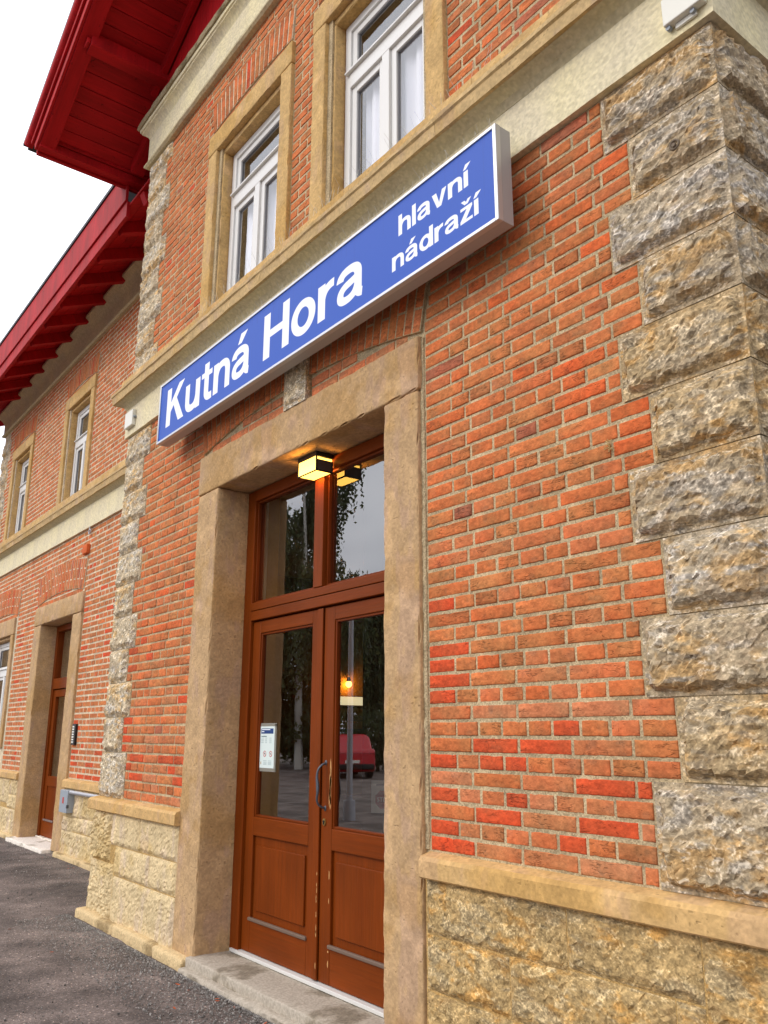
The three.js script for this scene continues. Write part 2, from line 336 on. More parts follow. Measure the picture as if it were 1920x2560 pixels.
// moulding swept along the front (and round the corners, where asked), cut into stones
function moulding(profile, x0, x1, zw, { left = false, right = false, piece = 1.5, m, name, parent, amp = 0.003, ret = 1.2, seed = 1 }) {
  const cuts = [x0]; const n = Math.max(1, Math.round((x1 - x0) / piece)); for (let i = 1; i < n; i++) cuts.push(x0 + (x1 - x0) * i / n + (rnd() - 0.5) * 0.2); cuts.push(x1);
  const P = profile.length, all = [];
  const strip = (stations) => {   // stations: arrays of P points, capped at both ends
    const pos = [], idx = [], tri = new THREE.Shape(profile.map(([o, y]) => new THREE.Vector2(o, y)));
    for (const st of stations) for (const p of st) pos.push(...p);
    for (let s = 0; s < stations.length - 1; s++) for (let i = 0; i < P - 1; i++) { const k = s * P + i; idx.push(k, k + P, k + P + 1, k, k + P + 1, k + 1); }
    const faces = THREE.ShapeUtils.triangulateShape(tri.getPoints(), []), last = (stations.length - 1) * P;
    for (const [a, b, c] of faces) { idx.push(a, b, c, last + a, last + c, last + b); }
    let g = new THREE.BufferGeometry(); g.setAttribute('position', new THREE.Float32BufferAttribute(pos, 3)); g.setIndex(idx);
    return boxUV(toCreasedNormals(g, 0.6), off());
  };
  const wob = (x, y, i) => amp * fbm3(x * 3.5 + seed, y * 7, i * 3.1, 3);
  for (let c = 0; c < cuts.length - 1; c++) {
    const a = cuts[c], b = cuts[c + 1], first = c === 0, lastC = c === cuts.length - 2, k = Math.max(2, Math.round((b - a) / 0.09)), st = [];
    if (first && left) st.push(profile.map(([o, y]) => [x0 - o, y, zw - ret]));
    for (let s = 0; s <= k; s++) {
      const t = s / k;
      st.push(profile.map(([o, y], i) => {
        const xa = first ? (left ? a - o : a) : a + 0.0015, xb = lastC ? (right ? b + o : b) : b - 0.0015, x = lerp(xa, xb, t);
        const d = o > 0.001 ? wob(x, y, i) : 0;
        return [x, y + d * 0.5, zw + o + d];
      }));
    }
    if (lastC && right) st.push(profile.map(([o, y]) => [x1 + o, y, zw - ret]));
    all.push(mesh(name, strip(st), m, parent));
  }
  return all;
}

// ------------------------------------------------------------------ ground
const XL = -7.9, XR = -1.43, ZW = -0.945, XW = -17.95;     // corners of the gabled block, plane and end of the wing
{
  const n = 90, pos = [], uv = [], idx = [], at = (t) => Math.sign(t) * (6 * Math.abs(t) + 210 * Math.pow(Math.abs(t), 4));
  for (let j = 0; j <= n; j++) for (let i = 0; i <= n; i++) {
    const x = -8 + at(i / n * 2 - 1), z = 1 + at(j / n * 2 - 1), near = 1 - smooth(6, 16, Math.hypot(x + 8, z - 1));
    pos.push(x, near * (0.012 * fbm3(x * 0.9, 0, z * 0.9, 3) + 0.006 * fbm3(x * 4, 3, z * 4, 2)) - 0.004, z); uv.push(x, -z);
  }
  for (let j = 0; j < n; j++) for (let i = 0; i < n; i++) { const k = j * (n + 1) + i; idx.push(k, k + n + 1, k + 1, k + 1, k + n + 1, k + n + 2); }
  const g = new THREE.BufferGeometry(); g.setAttribute('position', new THREE.Float32BufferAttribute(pos, 3)); g.setAttribute('uv', new THREE.Float32BufferAttribute(uv, 2)); g.setIndex(idx); g.computeVertexNormals();
  mesh('ground', g, M.asphalt).userData.kind = 'structure';
}

// ------------------------------------------------------------------ brickwork
const COURSE = 0.0759, Y0 = 1.008, BH = 0.0636;
const PAL = [[195, 113, 65], [190, 109, 62], [185, 108, 65], [200, 119, 69], [180, 101, 58], [191, 114, 71], [199, 82, 45], [169, 97, 69], [199, 101, 54], [193, 120, 80]];
const palMat = PAL.map(([r, g, b]) => mat(tint(r, g, b, 0.83), 0.9, 'brick', 'brickH', 0.005));
const palCol = PAL.map(([r, g, b]) => tint(r, g, b, 0.83));
const mergedBrick = mat(new THREE.Color(1, 1, 1), 0.9, 'brick', 'brickH', 0.0045, { vertexColors: true });
const pickHue = (r, reds) => { const t = r(); return t < 0.27 ? 0 : t < 0.50 ? 1 : t < 0.65 ? 2 : t < 0.76 ? 3 : t < 0.81 ? 4 : t < 0.93 ? 5 : t < 0.93 + reds ? 6 : t < 0.945 + reds ? 7 : t < 0.965 + reds ? 8 : 0; };
// lay English bond inside the intervals that span(course, yMiddle) gives
function lay(out, { y0 = Y0, n0 = 0, n1, phase, span, z, seed, reds = 0.02, marks = [], shift = 0 }) {
  const r = mulberry(seed);
  for (let n = n0; n < n1; n++) {
    const yb = y0 + n * COURSE, stretch = (n + shift) % 2 === 0, L = stretch ? 0.3 : 0.15, o = stretch ? 0 : 0.045;
    for (const [a, b] of span(n, yb + COURSE / 2)) {
      if (b - a < 0.03) continue;
      const j = [a]; let k = Math.ceil((a - phase - o) / L);
      for (; phase + o + k * L < b - 0.05; k++) { const x = phase + o + k * L; if (x > a + 0.075) j.push(x + (r() - 0.5) * 0.012); }
      j.push(b);
      for (let i = 0; i < j.length - 1; i++) {
        const xa = j[i] + 0.0058, xb = j[i + 1] - 0.0058, w = xb - xa, x = (xa + xb) / 2, y = yb + COURSE / 2 + (r() - 0.5) * 0.003;
        let hue = pickHue(r, reds); if (yb < 1.95 && y0 < 2 && r() < 0.6 * (1 - smooth(1.3, 1.95, yb))) hue = r() < 0.5 ? 5 : r() < 0.6 ? 9 : 2;
        for (const [mx, my] of marks) if (mx > xa - 0.004 && mx < xb + 0.004 && my > yb && my < yb + COURSE) hue = my > 2.4 && y0 < 2 && z === 0 ? 8 : 6;
        out.push({ x, y, z: z + (r() - 0.5) * 0.005, w: Math.round(w * 200) / 200, h: BH + (r() - 0.5) * 0.003, rot: (r() - 0.5) * 0.012, hue, v: (r() * 6) | 0, yaw: 0 });
      }
    }
  }
}
// voussoirs standing on a shallow segmental curve
function arch(out, { cx, half, y, rise, tall, z, seed, w = 0.0765 }) {
  const r = mulberry(seed), R = (half * half + rise * rise) / (2 * rise), yc = y + rise - R, A = Math.asin(half / R), n = Math.round(2 * A * R / w);
  for (let i = 0; i < n; i++) {
    const a = -A + (i + 0.5) / n * 2 * A, ww = 2 * A * R / n - 0.009, list = tall > 0.4 ? (i % 2 ? [[0, 0.14], [0.15, 0.29]] : [[0, 0.29], [0.30, 0.14]]) : [[0, tall]];
    for (const [h0, hh] of list) { const q = R + h0 + hh / 2 + 0.003; out.push({ x: cx + Math.sin(a) * q, y: yc + Math.cos(a) * q, z: z + (r() - 0.5) * 0.004, w: Math.round(ww * 1000) / 1000, h: hh, rot: -a, hue: pickHue(r, 0.03), v: (r() * 4) | 0, yaw: 0 }); }
  }
}
const cache = {};
const brickOf = (b, fine) => { const key = `${b.w.toFixed(3)}|${b.h > 0.1 ? b.h.toFixed(2) : 'c'}|${b.v}|${fine}`; return cache[key] || (cache[key] = brickGeo(b.w, b.h > 0.1 ? b.h : BH, b.v + 1 + Math.round(b.w * 400), fine)); };
function place(recs, parent, name, most, restName, fineOf) {
  const score = (b) => { const dx = b.x - CAM.x, dy = b.y - CAM.y, dz = b.z - CAM.z, d2 = dx * dx + dy * dy + dz * dz, d = Math.sqrt(d2); return b.w * b.h * (b.yaw ? Math.abs(dx) : Math.abs(dz)) / d / d2; };
  recs.sort((p, q) => score(q) - score(p));
  const rest = [];
  recs.forEach((b, i) => {
    const fine = fineOf(b);
    if (i < most) {
      const o = mesh(name, brickOf(b, fine), palMat[b.hue], parent); o.position.set(b.x, b.y, b.z); o.rotation.set(0, b.yaw, b.rot);
    } else {
      const g = brickOf(b, fine).clone(), m = new THREE.Matrix4().makeRotationFromEuler(new THREE.Euler(0, b.yaw, b.rot)); m.setPosition(b.x, b.y, b.z); g.applyMatrix4(m);
      const n = g.attributes.position.count, c = new Float32Array(n * 3), k = palCol[b.hue]; for (let q = 0; q < n; q++) { c[q * 3] = k.r; c[q * 3 + 1] = k.g; c[q * 3 + 2] = k.b; }
      g.setAttribute('color', new THREE.BufferAttribute(c, 3)); rest.push(g);
    }
  });
  if (rest.length) mesh(restName, mergeGeometries(rest), mergedBrick, parent).userData.kind = 'stuff';
}
// bed mortar behind a run of voussoirs
function archBed(parent, m, { cx, half, y, rise, tall, z }) {
  const R = (half * half + rise * rise) / (2 * rise), yc = y + rise - R, A = Math.asin(half / R), s = new THREE.Shape(), n = 20;
  for (let i = 0; i <= n; i++) { const a = -A + 2 * A * i / n; s[i ? 'lineTo' : 'moveTo'](cx + Math.sin(a) * (R + 0.004), yc + Math.cos(a) * (R + 0.004)); }
  for (let i = n; i >= 0; i--) { const a = -A + 2 * A * i / n; s.lineTo(cx + Math.sin(a) * (R + tall), yc + Math.cos(a) * (R + tall)); }
  mesh('arch_mortar', boxUV(new THREE.ExtrudeGeometry(s, { depth: 0.03, bevelEnabled: false }).translate(0, 0, z - 0.034)), m, parent);
}
function wallShape(x0, x1, y0, y1, holes) {
  const s = new THREE.Shape([[x0, y0], [x1, y0], [x1, y1], [x0, y1]].map((p) => new THREE.Vector2(...p)));
  for (const [a, b, c, d] of holes) s.holes.push(new THREE.Path([[a, c], [a, d], [b, d], [b, c]].map((p) => new THREE.Vector2(...p))));
  return s;
}
const slabWall = (shape, zf, t) => { const g = new THREE.ExtrudeGeometry(shape, { depth: t, bevelEnabled: false }); g.translate(0, 0, zf - t); return boxUV(g); };

// ================================================================== gabled block of the station
const B = group('station_building', null, [0, 0, 0]);
tag(B, 'brick station building with a gable, stone corner blocks and brown double entrance door', 'building');
const WIN = [[-6.09, -5.08], [-4.285, -3.285]], WINY = [5.06, 6.735];
const DOOR = { x0: -5.752, x1: -3.626, y0: 0.1, y1: 3.408 };
const frontWall = mesh('front_wall', slabWall(wallShape(XL + 0.02, XR - 0.02, 0, 8.3, [[DOOR.x0 - 0.02, DOOR.x1 + 0.02, 0.02, DOOR.y1 + 0.02], ...WIN.map(([a, b]) => [a - 0.02, b + 0.02, WINY[0] - 0.02, WINY[1] + 0.02])]), -0.0048, 0.4), M.mortar, B);
mesh('side_wall', boxUV(new THREE.BoxGeometry(0.4, 8.3, 8).translate(XR - 0.0265 - 0.2, 4.15, -4.407)), M.mortar, B);
mesh('side_wall', boxUV(new THREE.BoxGeometry(0.4, 8.3, 0.9).translate(XL + 0.0265 + 0.2, 4.15, -0.857)), M.mortar, B);
mesh('side_wall', boxUV(new THREE.BoxGeometry(0.4, 3.7, 6.9).translate(XL + 0.0265 + 0.2, 6.45, -4.75)), M.mortar, B);
mesh('back_wall', boxUV(new THREE.BoxGeometry(6.0, 8.3, 0.4).translate(-4.665, 4.15, -8.2)), M.mortar, B);

const quoinK = (n) => n < 5 ? 0 : 1 + Math.floor((n - 5) / 4);
const qRight = (n) => (quoinK(n) % 2 === 0 ? -2.0 : -1.872);
const qLeft = (n) => (quoinK(n) % 2 === 0 ? -7.318 : -7.452);
const ARC = { cx: -4.695, half: 1.385, y: 3.757, rise: 0.15 }, ARCR = (ARC.half ** 2 + ARC.rise ** 2) / (2 * ARC.rise), ARCY = ARC.y + ARC.rise - ARCR;
const RED_R = [[-3.17, 1.05], [-3.18, 1.12], [-2.4, 1.14], [-2.83, 1.2], [-2.21, 1.21], [-3.17, 1.28], [-2.69, 1.27], [-2.22, 1.35], [-2.03, 1.36], [-3.18, 1.42], [-2.85, 1.43], [-2.69, 1.43], [-2.83, 1.5], [-2.52, 1.5], [-2.38, 1.58], [-3.18, 1.73], [-3.14, 1.81], [-3.19, 1.89], [-3.14, 1.96], [-3.2, 2.19], [-2.29, 3.17], [-2.23, 3.1], [-2.06, 2.87], [-1.94, 2.79], [-1.96, 2.72], [-1.93, 2.64], [-2.71, 3.69], [-1.98, 4.06], [-2.24, 3.91], [-1.98, 3.48], [-1.95, 3.99]];
const RED_L = [[-7.13, 2.48], [-6.81, 2.41], [-7.36, 2.26], [-7.37, 2.1], [-6.28, 1.8], [-7.4, 1.64], [-7.45, 1.57], [-7.38, 1.49], [-7.36, 1.41], [-7.14, 1.33], [-7.3, 1.26], [-7.15, 1.17], [-6.28, 1.18], [-6.54, 1.33], [-6.37, 1.26], [-6.28, 1.33], [-7.0, 2.19], [-7.3, 2.41], [-6.51, 3.84], [-6.21, 2.95], [-6.77, 2.69]];
const bricks = [], arcs = [];
const archEdge = (y) => { const t = Math.max(0, y - ARC.y); return ARC.half + t * 0.235; };
lay(bricks, { n1: 45, phase: -3.277, z: 0, seed: 1, reds: 0.004, marks: RED_R, span: (n, y) => [[y < 3.735 ? -3.288 : ARC.cx + archEdge(y) + 0.012, qRight(n)]] });
lay(bricks, { n1: 45, phase: -6.122 - 0.22, z: 0, seed: 2, reds: 0.008, marks: RED_L, span: (n, y) => [[qLeft(n), y < 3.735 ? -6.122 : ARC.cx - archEdge(y) - 0.012]] });
lay(bricks, { n0: 43, n1: 45, phase: -5.9, z: 0, seed: 3, span: () => [[-6.05, -3.35]] });                                     // over the arch, behind the sign
lay(bricks, { y0: 3.7345, n0: 0, n1: 3, phase: -5.95, z: 0.0005, seed: 4, reds: 0, shift: 0, span: (n, y) => { const h = Math.sqrt(Math.max(0, ARCR ** 2 - (y + 0.02 - ARCY) ** 2)); return y + 0.01 - ARCY > ARCR ? [] : [[ARC.cx - Math.min(1.33, h + 0.05), -4.77], [-4.47, ARC.cx + Math.min(1.33, h + 0.05)]]; } });
bricks.slice(-20).forEach((b) => { if (b.y > 3.735 && b.y < 3.97 && b.x > -6.05 && b.x < -3.35) b.hue = 9; });
arch(arcs, { ...ARC, tall: 0.44, z: 0.016, seed: 5 }); archBed(frontWall, M.mortar, { ...ARC, tall: 0.44, z: 0.016 });
// upper storey
const upSpan = (n, y) => {
  const q = Math.floor((n + 1) / 4) % 2 === 0 ? -7.318 : -7.452, cuts = [[-6.33, -4.84], [-4.54, -3.05]], res = []; let x = q;
  for (const [a, b] of cuts) { const c = (a + b) / 2, open = y < 6.96 || (y < 7.34 && true); if (open) { const h = y < 6.96 ? (b - a) / 2 : 0.715 + (y - 6.96) * 0.06; res.push([x, c - h]); x = c + h; } }
  res.push([x, Math.floor((n + 1) / 4) % 2 === 0 ? -2.0 : -1.872]); return res;
};
lay(bricks, { y0: 5.056, n1: 34, phase: -7.318, z: 0, seed: 6, reds: 0.015, span: upSpan });
for (const [a, b] of WIN) {
  const c = (a + b) / 2;
  lay(bricks, { y0: 6.952, n1: 1, phase: c, z: 0.0005, seed: 7, reds: 0, span: () => [[c - 0.7, c + 0.7]] });
  arch(arcs, { cx: c, half: 0.705, y: 6.995, rise: 0.04, tall: 0.31, z: 0.014, seed: 8 + c }); archBed(frontWall, M.mortarPale, { cx: c, half: 0.705, y: 6.995, rise: 0.04, tall: 0.31, z: 0.014 });
}
// brick beyond the stones on the side face
const side = []; lay(side, { n1: 45, phase: 0, z: 0, seed: 9, span: (n) => [[quoinK(n) % 2 === 0 ? 0.44 : 0.57, 1.5]] });
for (const b of side) bricks.push({ ...b, x: XR, z: -b.x, yaw: Math.PI / 2 });
place(bricks, frontWall, 'brick', 300, 'brickwork', (b) => b.x > -9 && b.y < 4.6);
place(arcs, frontWall, 'arch_brick', 300, 'archwork', (b) => b.y < 4.6);

// corner stones: each one a hewn block; at the right corner both faces show
function quoin(y0, y1, front, seed, corner, m) {
  const h = y1 - y0 - 0.0045, gs = [];
  if (corner > 0) {
    gs.push(moved(rockPanel(XR - front - 0.006, h, { seed, step: 0.017 }), front + 0.006, y0, 0.002));
    const s = front < -1.95 ? 0.43 : 0.56; gs.push(moved(rockPanel(s, h, { seed: seed + 40, step: 0.02 }), XR + 0.002, y0, 0, Math.PI / 2));
  } else {
    gs.push(moved(rockPanel(front - XL - 0.006, h, { seed, step: 0.024, prot: 0.028, amp: 0.014, margin: 0.016 }), XL, y0, 0.002));
    gs.push(moved(rockPanel(0.5, h, { seed: seed + 40, step: 0.03, prot: 0.03, amp: 0.02, margin: 0.016 }), XL - 0.002, y0, -0.5, -Math.PI / 2));
  }
  mesh('quoin_stone', mergeGeometries(gs), m, B);
}
for (let k = 0; k <= 10; k++) {
  const n0 = k ? 5 + (k - 1) * 4 : 0, n1 = k ? n0 + 4 : 5, a = Y0 + n0 * COURSE, b = Y0 + n1 * COURSE;
  quoin(a, b, qRight(n0), 3 + k * 1.7, 1, [M.rock, M.rockOchre, M.rock, M.rockGrey, M.rock, M.rockOchre, M.rockOchre, M.rock, M.rockGrey, M.rock, M.rock][k]);
  quoin(a, b, qLeft(n0), 31 + k * 2.3, -1, M.rockPale);
}
for (let k = 0; k < 9; k++) {
  const a = 5.056 + Math.max(0, k * 4 - 1) * COURSE, b = Math.min(7.6, 5.056 + (k * 4 + 3) * COURSE);
  if (b - a > 0.05) { quoin(a, b, k % 2 === 0 ? -7.318 : -7.452, 61 + k * 1.9, -1, M.rockPale); quoin(a, b, k % 2 === 0 ? -2.0 : -1.872, 81 + k, 1, M.rock); }
}
// bands and cornices
moulding([[-0.05, 4.424], [0.036, 4.424], [0.036, 4.722], [-0.05, 4.722]], XL, XR, 0, { left: true, right: true, piece: 9, m: M.render, name: 'string_band', parent: B, amp: 0.0025 });
moulding([[-0.05, 4.7225], [0.036, 4.7225], [0.044, 4.74], [0.062, 4.765], [0.095, 4.786], [0.13, 4.793], [-0.05, 4.794]], XL, XR, 0, { left: true, right: true, piece: 9, m: M.renderDarker, name: 'cornice_cove', parent: B, amp: 0.004 });
moulding([[-0.05, 4.7945], [0.15, 4.7945], [0.155, 4.866], [0.166, 4.876], [0.166, 4.902], [-0.05, 4.904]], XL, XR, 0, { left: true, right: true, piece: 1.45, m: M.cornice, name: 'cornice_stone', parent: B, amp: 0.006 });
moulding([[-0.05, 4.926], [0.086, 4.926], [0.092, 4.934], [0.092, 5.04], [0.08, 5.054], [-0.05, 5.056]], XL, XR, 0, { left: true, right: true, piece: 1.3, m: M.surround, name: 'sill_stone', parent: B, amp: 0.006, seed: 5 });
moulding([[-0.05, 7.59], [0.045, 7.59], [0.068, 7.61], [0.068, 7.632], [0.045, 7.652], [-0.05, 7.654]], XL, XR, 0, { left: true, right: true, piece: 2.2, m: M.renderDarker, name: 'cornice_bead', parent: B, amp: 0.005 });
moulding([[-0.05, 7.6545], [0.036, 7.6545], [0.036, 7.97], [-0.05, 7.97]], XL, XR, 0, { left: true, right: true, piece: 9, m: M.render, name: 'frieze_band', parent: B, amp: 0.0025 });
moulding([[-0.05, 7.9705], [0.036, 7.9705], [0.05, 8.0], [0.08, 8.03], [0.105, 8.045], [0.105, 8.06], [0.12, 8.066], [0.125, 8.1], [-0.05, 8.102]], XL, XR, 0, { left: true, right: true, piece: 2.6, m: M.render, name: 'crown_moulding', parent: B, amp: 0.004 });
moulding([[-0.05, 8.1025], [0.14, 8.1025], [0.15, 8.12], [0.148, 8.165], [-0.05, 8.17]], XL, XR, 0, { left: true, right: true, piece: 0.42, m: mat(tint(150, 138, 112, 0.86), 0.95, 'concrete', 'concreteH', 0.008), name: 'coping_tile', parent: B, amp: 0.012 });

// plinth: ledge, hewn blocks, footing
const ledgeP = [[-0.05, 0.893], [0.066, 0.893], [0.074, 0.9], [0.074, 0.972], [0.06, 0.99], [0.0, 1.006], [-0.05, 1.006]];
moulding(ledgeP, -3.29, XR, 0, { right: true, piece: 3, m: M.ledge, name: 'plinth_ledge', parent: B, amp: 0.003, seed: 8 });
moulding(ledgeP, XL, -6.085, 0, { left: true, piece: 3, m: M.ledge, name: 'plinth_ledge', parent: B, amp: 0.003, seed: 9 });
mesh('plinth_backing', boxUV(new THREE.BoxGeometry(1.9, 0.9, 0.05).translate(-2.345, 0.45, 0.0)), M.mortarOchre, B);
mesh('plinth_backing', boxUV(new THREE.BoxGeometry(1.74, 0.9, 0.05).translate(-6.985, 0.45, 0.0)), M.mortarOchre, B);
const PL = [
  [-3.285, -2.435, 0.652, 0.89], [-2.43, -1.838, 0.668, 0.89], [-1.832, -1.43, 0.41, 0.89],
  [-3.285, -2.757, 0.415, 0.645], [-2.751, -1.958, 0.415, 0.66], [-1.952, -1.84, 0.43, 0.66], [-3.285, -2.3, 0.0, 0.408], [-2.292, -1.43, 0.0, 0.403],
  [-7.44, -6.838, 0.638, 0.89], [-6.832, -6.1, 0.642, 0.89], [-7.33, -6.61, 0.41, 0.632], [-6.604, -6.1, 0.41, 0.636], [-7.33, -6.1, 0.0, 0.402]];
PL.forEach(([a, b, c, d], i) => mesh('plinth_stone', moved(rockPanel(b - a, d - c, { margin: 0.008, prot: 0.016, amp: 0.01, seed: 100 + i * 3.3, step: 0.018, skirt: 0.03 }), a, c, 0.026), i > 7 ? M.plinthPale : M.plinth, B));
mesh('plinth_stone', moved(rockPanel(1.2, 0.89, { margin: 0.006, prot: 0.02, amp: 0.02, seed: 150, step: 0.04 }), XR + 0.02, 0, 0, Math.PI / 2), M.plinth, B);
mesh('quoin_stone', mergeGeometries([moved(rockPanel(0.445, 0.4, { margin: 0.008, prot: 0.04, amp: 0.03, seed: 170, step: 0.016 }), XL + 0.01, 0.49, 0.02), moved(rockPanel(0.5, 0.4, { margin: 0.008, prot: 0.05, amp: 0.04, seed: 171, step: 0.03 }), XL + 0.012, 0.49, -0.48, -Math.PI / 2)]), M.plinthPale, B);
mesh('quoin_stone', mergeGeometries([moved(rockPanel(0.56, 0.485, { margin: 0.008, prot: 0.02, amp: 0.02, seed: 173, step: 0.016 }), XL - 0.005, 0, 0.025), moved(rockPanel(0.5, 0.485, { margin: 0.008, prot: 0.03, amp: 0.03, seed: 174, step: 0.03 }), XL - 0.004, 0, -0.475, -Math.PI / 2)]), M.plinthPale, B);
for (const [a, b, h, o] of [[-8.0, -7.1, 0.07, 0.1], [-7.095, -6.3, 0.078, 0.105], [-6.295, -5.78, 0.07, 0.1]]) mesh('footing_stone', block(a, b, -0.05, h, -0.02, o, { r: 0.025, step: 0.05, amp: 0.012, freq: 7, seed: a }), M.footing, B);
mesh('footing_stone', block(-3.6, XR + 0.1, -0.05, 0.07, -0.02, 0.12, { r: 0.03, step: 0.06, amp: 0.015, seed: 4 }), M.footing, B);

// door surround
{
  const d = group('door_surround', B);
  mesh('jamb', block(-6.098, DOOR.x0, 0.03, 3.405, -0.36, 0.03, { r: 0.012, step: 0.045, amp: 0.007, freq: 5, chip: 0.022, seed: 1 }), M.jamb, d);
  mesh('jamb', block(DOOR.x1, -3.318, 0.03, 3.405, -0.36, 0.03, { r: 0.012, step: 0.045, amp: 0.007, freq: 5, chip: 0.022, seed: 2 }), M.jamb, d);
  mesh('lintel', block(-6.103, -3.308, 3.409, 3.731, -0.36, 0.034, { r: 0.012, step: 0.045, amp: 0.007, freq: 5, chip: 0.025, seed: 3 }), M.jamb, d);
  const k = block(-4.76, -4.475, 3.722, 4.3, -0.02, 0.045, { r: 0.01, step: 0.03, amp: 0.004, seed: 5 }), f = moved(rockPanel(0.285, 0.575, { margin: 0.022, prot: 0.014, amp: 0.016, seed: 190, step: 0.012, skirt: 0.02 }), -4.76, 3.723, 0.045);
  mesh('keystone', mergeGeometries([k, f]), M.rockPale, d);
}
// pointing strips where brick meets stone
mesh('pointing_strip', block(-3.321, -3.292, 1.01, 3.72, -0.05, 0.006, { r: 0.006, step: 0.03, amp: 0.01, freq: 14, seed: 11 }), M.mortar, B);
mesh('pointing_strip', block(-6.118, -6.099, 1.01, 3.72, -0.05, 0.002, { r: 0.004, step: 0.03, amp: 0.006, freq: 14, seed: 12 }), M.mortar, B);

// window surrounds and windows of the upper storey
function windowSurround(parent, x0, x1, y0, y1, z, rev, m, seed, lintelH = 0.21) {
  const d = group('window_surround', parent), o = { r: 0.008, step: 0.05, amp: 0.006, freq: 6, chip: 0.016 };
  const j = 0.235, s = 0.07;
  const side_ = (a, b, c, e, sd) => mesh('jamb', mergeGeometries([block(a, b, y0, y1, z - rev, z + 0.03, { ...o, seed: sd }), block(c, e, y0, y1 - 0.05, z - rev, z - 0.022, { ...o, seed: sd + 3 })]), m, d);
  side_(x0 - j, x0 - s, x0 - s + 0.002, x0, seed); side_(x1 + s, x1 + j, x1, x1 + s - 0.002, seed + 1);
  mesh('lintel', mergeGeometries([block(x0 - j - 0.005, x1 + j + 0.005, y1 + 0.003, y1 + lintelH, z - rev, z + 0.033, { ...o, seed: seed + 2 }), block(x0 - s + 0.002, x1 + s - 0.002, y1 - 0.05, y1, z - rev, z - 0.022, { ...o, seed: seed + 5 })]), m, d);
}
const WOOD = { r: 0.004 };
function drape(x0, x1, y0, y1, z, seed, diag) {
  const n = 40, k = 8, pos = [], idx = [];
  for (let j = 0; j <= k; j++) for (let i = 0; i <= n; i++) { const x = lerp(x0, x1, i / n), t = j / k; let y = lerp(y0, y1, t); if (diag) y = Math.min(y, y0 + (y1 - y0) * (diag > 0 ? 0.25 + 0.75 * (x - x0) / (x1 - x0) : 1)); pos.push(x, y, z + 0.018 * Math.sin(i * 1.05 + seed) + 0.006 * Math.sin(i * 2.3 + t * 2)); }
  for (let j = 0; j < k; j++) for (let i = 0; i < n; i++) { const q = j * (n + 1) + i; idx.push(q, q + 1, q + n + 2, q, q + n + 2, q + n + 1); }
  const g = new THREE.BufferGeometry(); g.setAttribute('position', new THREE.Float32BufferAttribute(pos, 3)); g.setIndex(idx); g.computeVertexNormals(); return g;
}
const frameRing = (x0, x1, y0, y1, z0, z1, t) => mergeGeometries([block(x0, x0 + t, y0, y1, z0, z1, WOOD), block(x1 - t, x1, y0, y1, z0, z1, WOOD), block(x0 + t, x1 - t, y1 - t, y1, z0, z1, WOOD), block(x0 + t, x1 - t, y0, y0 + t, z0, z1, WOOD)]);
function whiteWindow(parent, x0, x1, y0, y1, z, seed, tr = 0.32, drapes = true) {
  const w = group('window', parent), f = 0.065, s = 0.055, yt = y1 - (y1 - y0) * tr, xm = (x0 + x1) / 2;
  mesh('frame', mergeGeometries([frameRing(x0, x1, y0, y1, z - 0.075, z, f), block(x0 + f, x1 - f, yt - 0.06, yt + 0.06, z - 0.075, z + 0.004, WOOD), block(xm - 0.04, xm + 0.04, y0 + f, yt - 0.06, z - 0.07, z + 0.003, WOOD)]), M.white, w);
  mesh('drip_bar', block(x0 + 0.03, x1 - 0.03, yt + 0.06, yt + 0.078, z - 0.02, z + 0.03, WOOD), M.white, w);
  const panes = [[x0 + f, x1 - f, yt + 0.06, y1 - f], [x0 + f, xm - 0.04, y0 + f, yt - 0.06], [xm + 0.04, x1 - f, y0 + f, yt - 0.06]];
  for (const [a, b, c, d] of panes) {
    mesh('sash', mergeGeometries([frameRing(a, b, c, d, z - 0.06, z - 0.018, s)]), M.white, w);
    mesh('gasket', frameRing(a + s, b - s, c + s, d - s, z - 0.05, z - 0.030, 0.008), M.gasket, w);
    mesh('pane', moved(new THREE.PlaneGeometry(b - a - 2 * s, d - c - 2 * s), (a + b) / 2, (c + d) / 2, z - 0.04), M.glassWin, w);
  }
  mesh('sealant', mergeGeometries([block(x0 - 0.014, x0, y0, y1, z - 0.06, z - 0.006, WOOD), block(x1, x1 + 0.014, y0, y1, z - 0.06, z - 0.006, WOOD)]), M.sealant, w);
  if (drapes) { mesh('curtain', drape(x0 + 0.12, x1 - 0.02, y0 + 0.05, yt - 0.02, z - 0.115, seed), M.curtain, w); mesh('curtain', drape(x0 + 0.2, x1 - 0.02, yt - 0.02, y1 - 0.1, z - 0.12, seed + 2, 1), M.curtain, w); }
  mesh('room_wall', boxUV(new THREE.BoxGeometry(x1 - x0 + 0.6, y1 - y0 + 0.6, 0.05).translate((x0 + x1) / 2, (y0 + y1) / 2, z - 1.6)), M.reveal, w);
  return w;
}
WIN.forEach(([a, b], i) => { windowSurround(B, a, b, WINY[0], WINY[1], 0, 0.2, M.surround, 20 + i * 7); whiteWindow(B, a + 0.012, b - 0.012, WINY[0] + 0.01, WINY[1] - 0.055, -0.105, i * 3); });

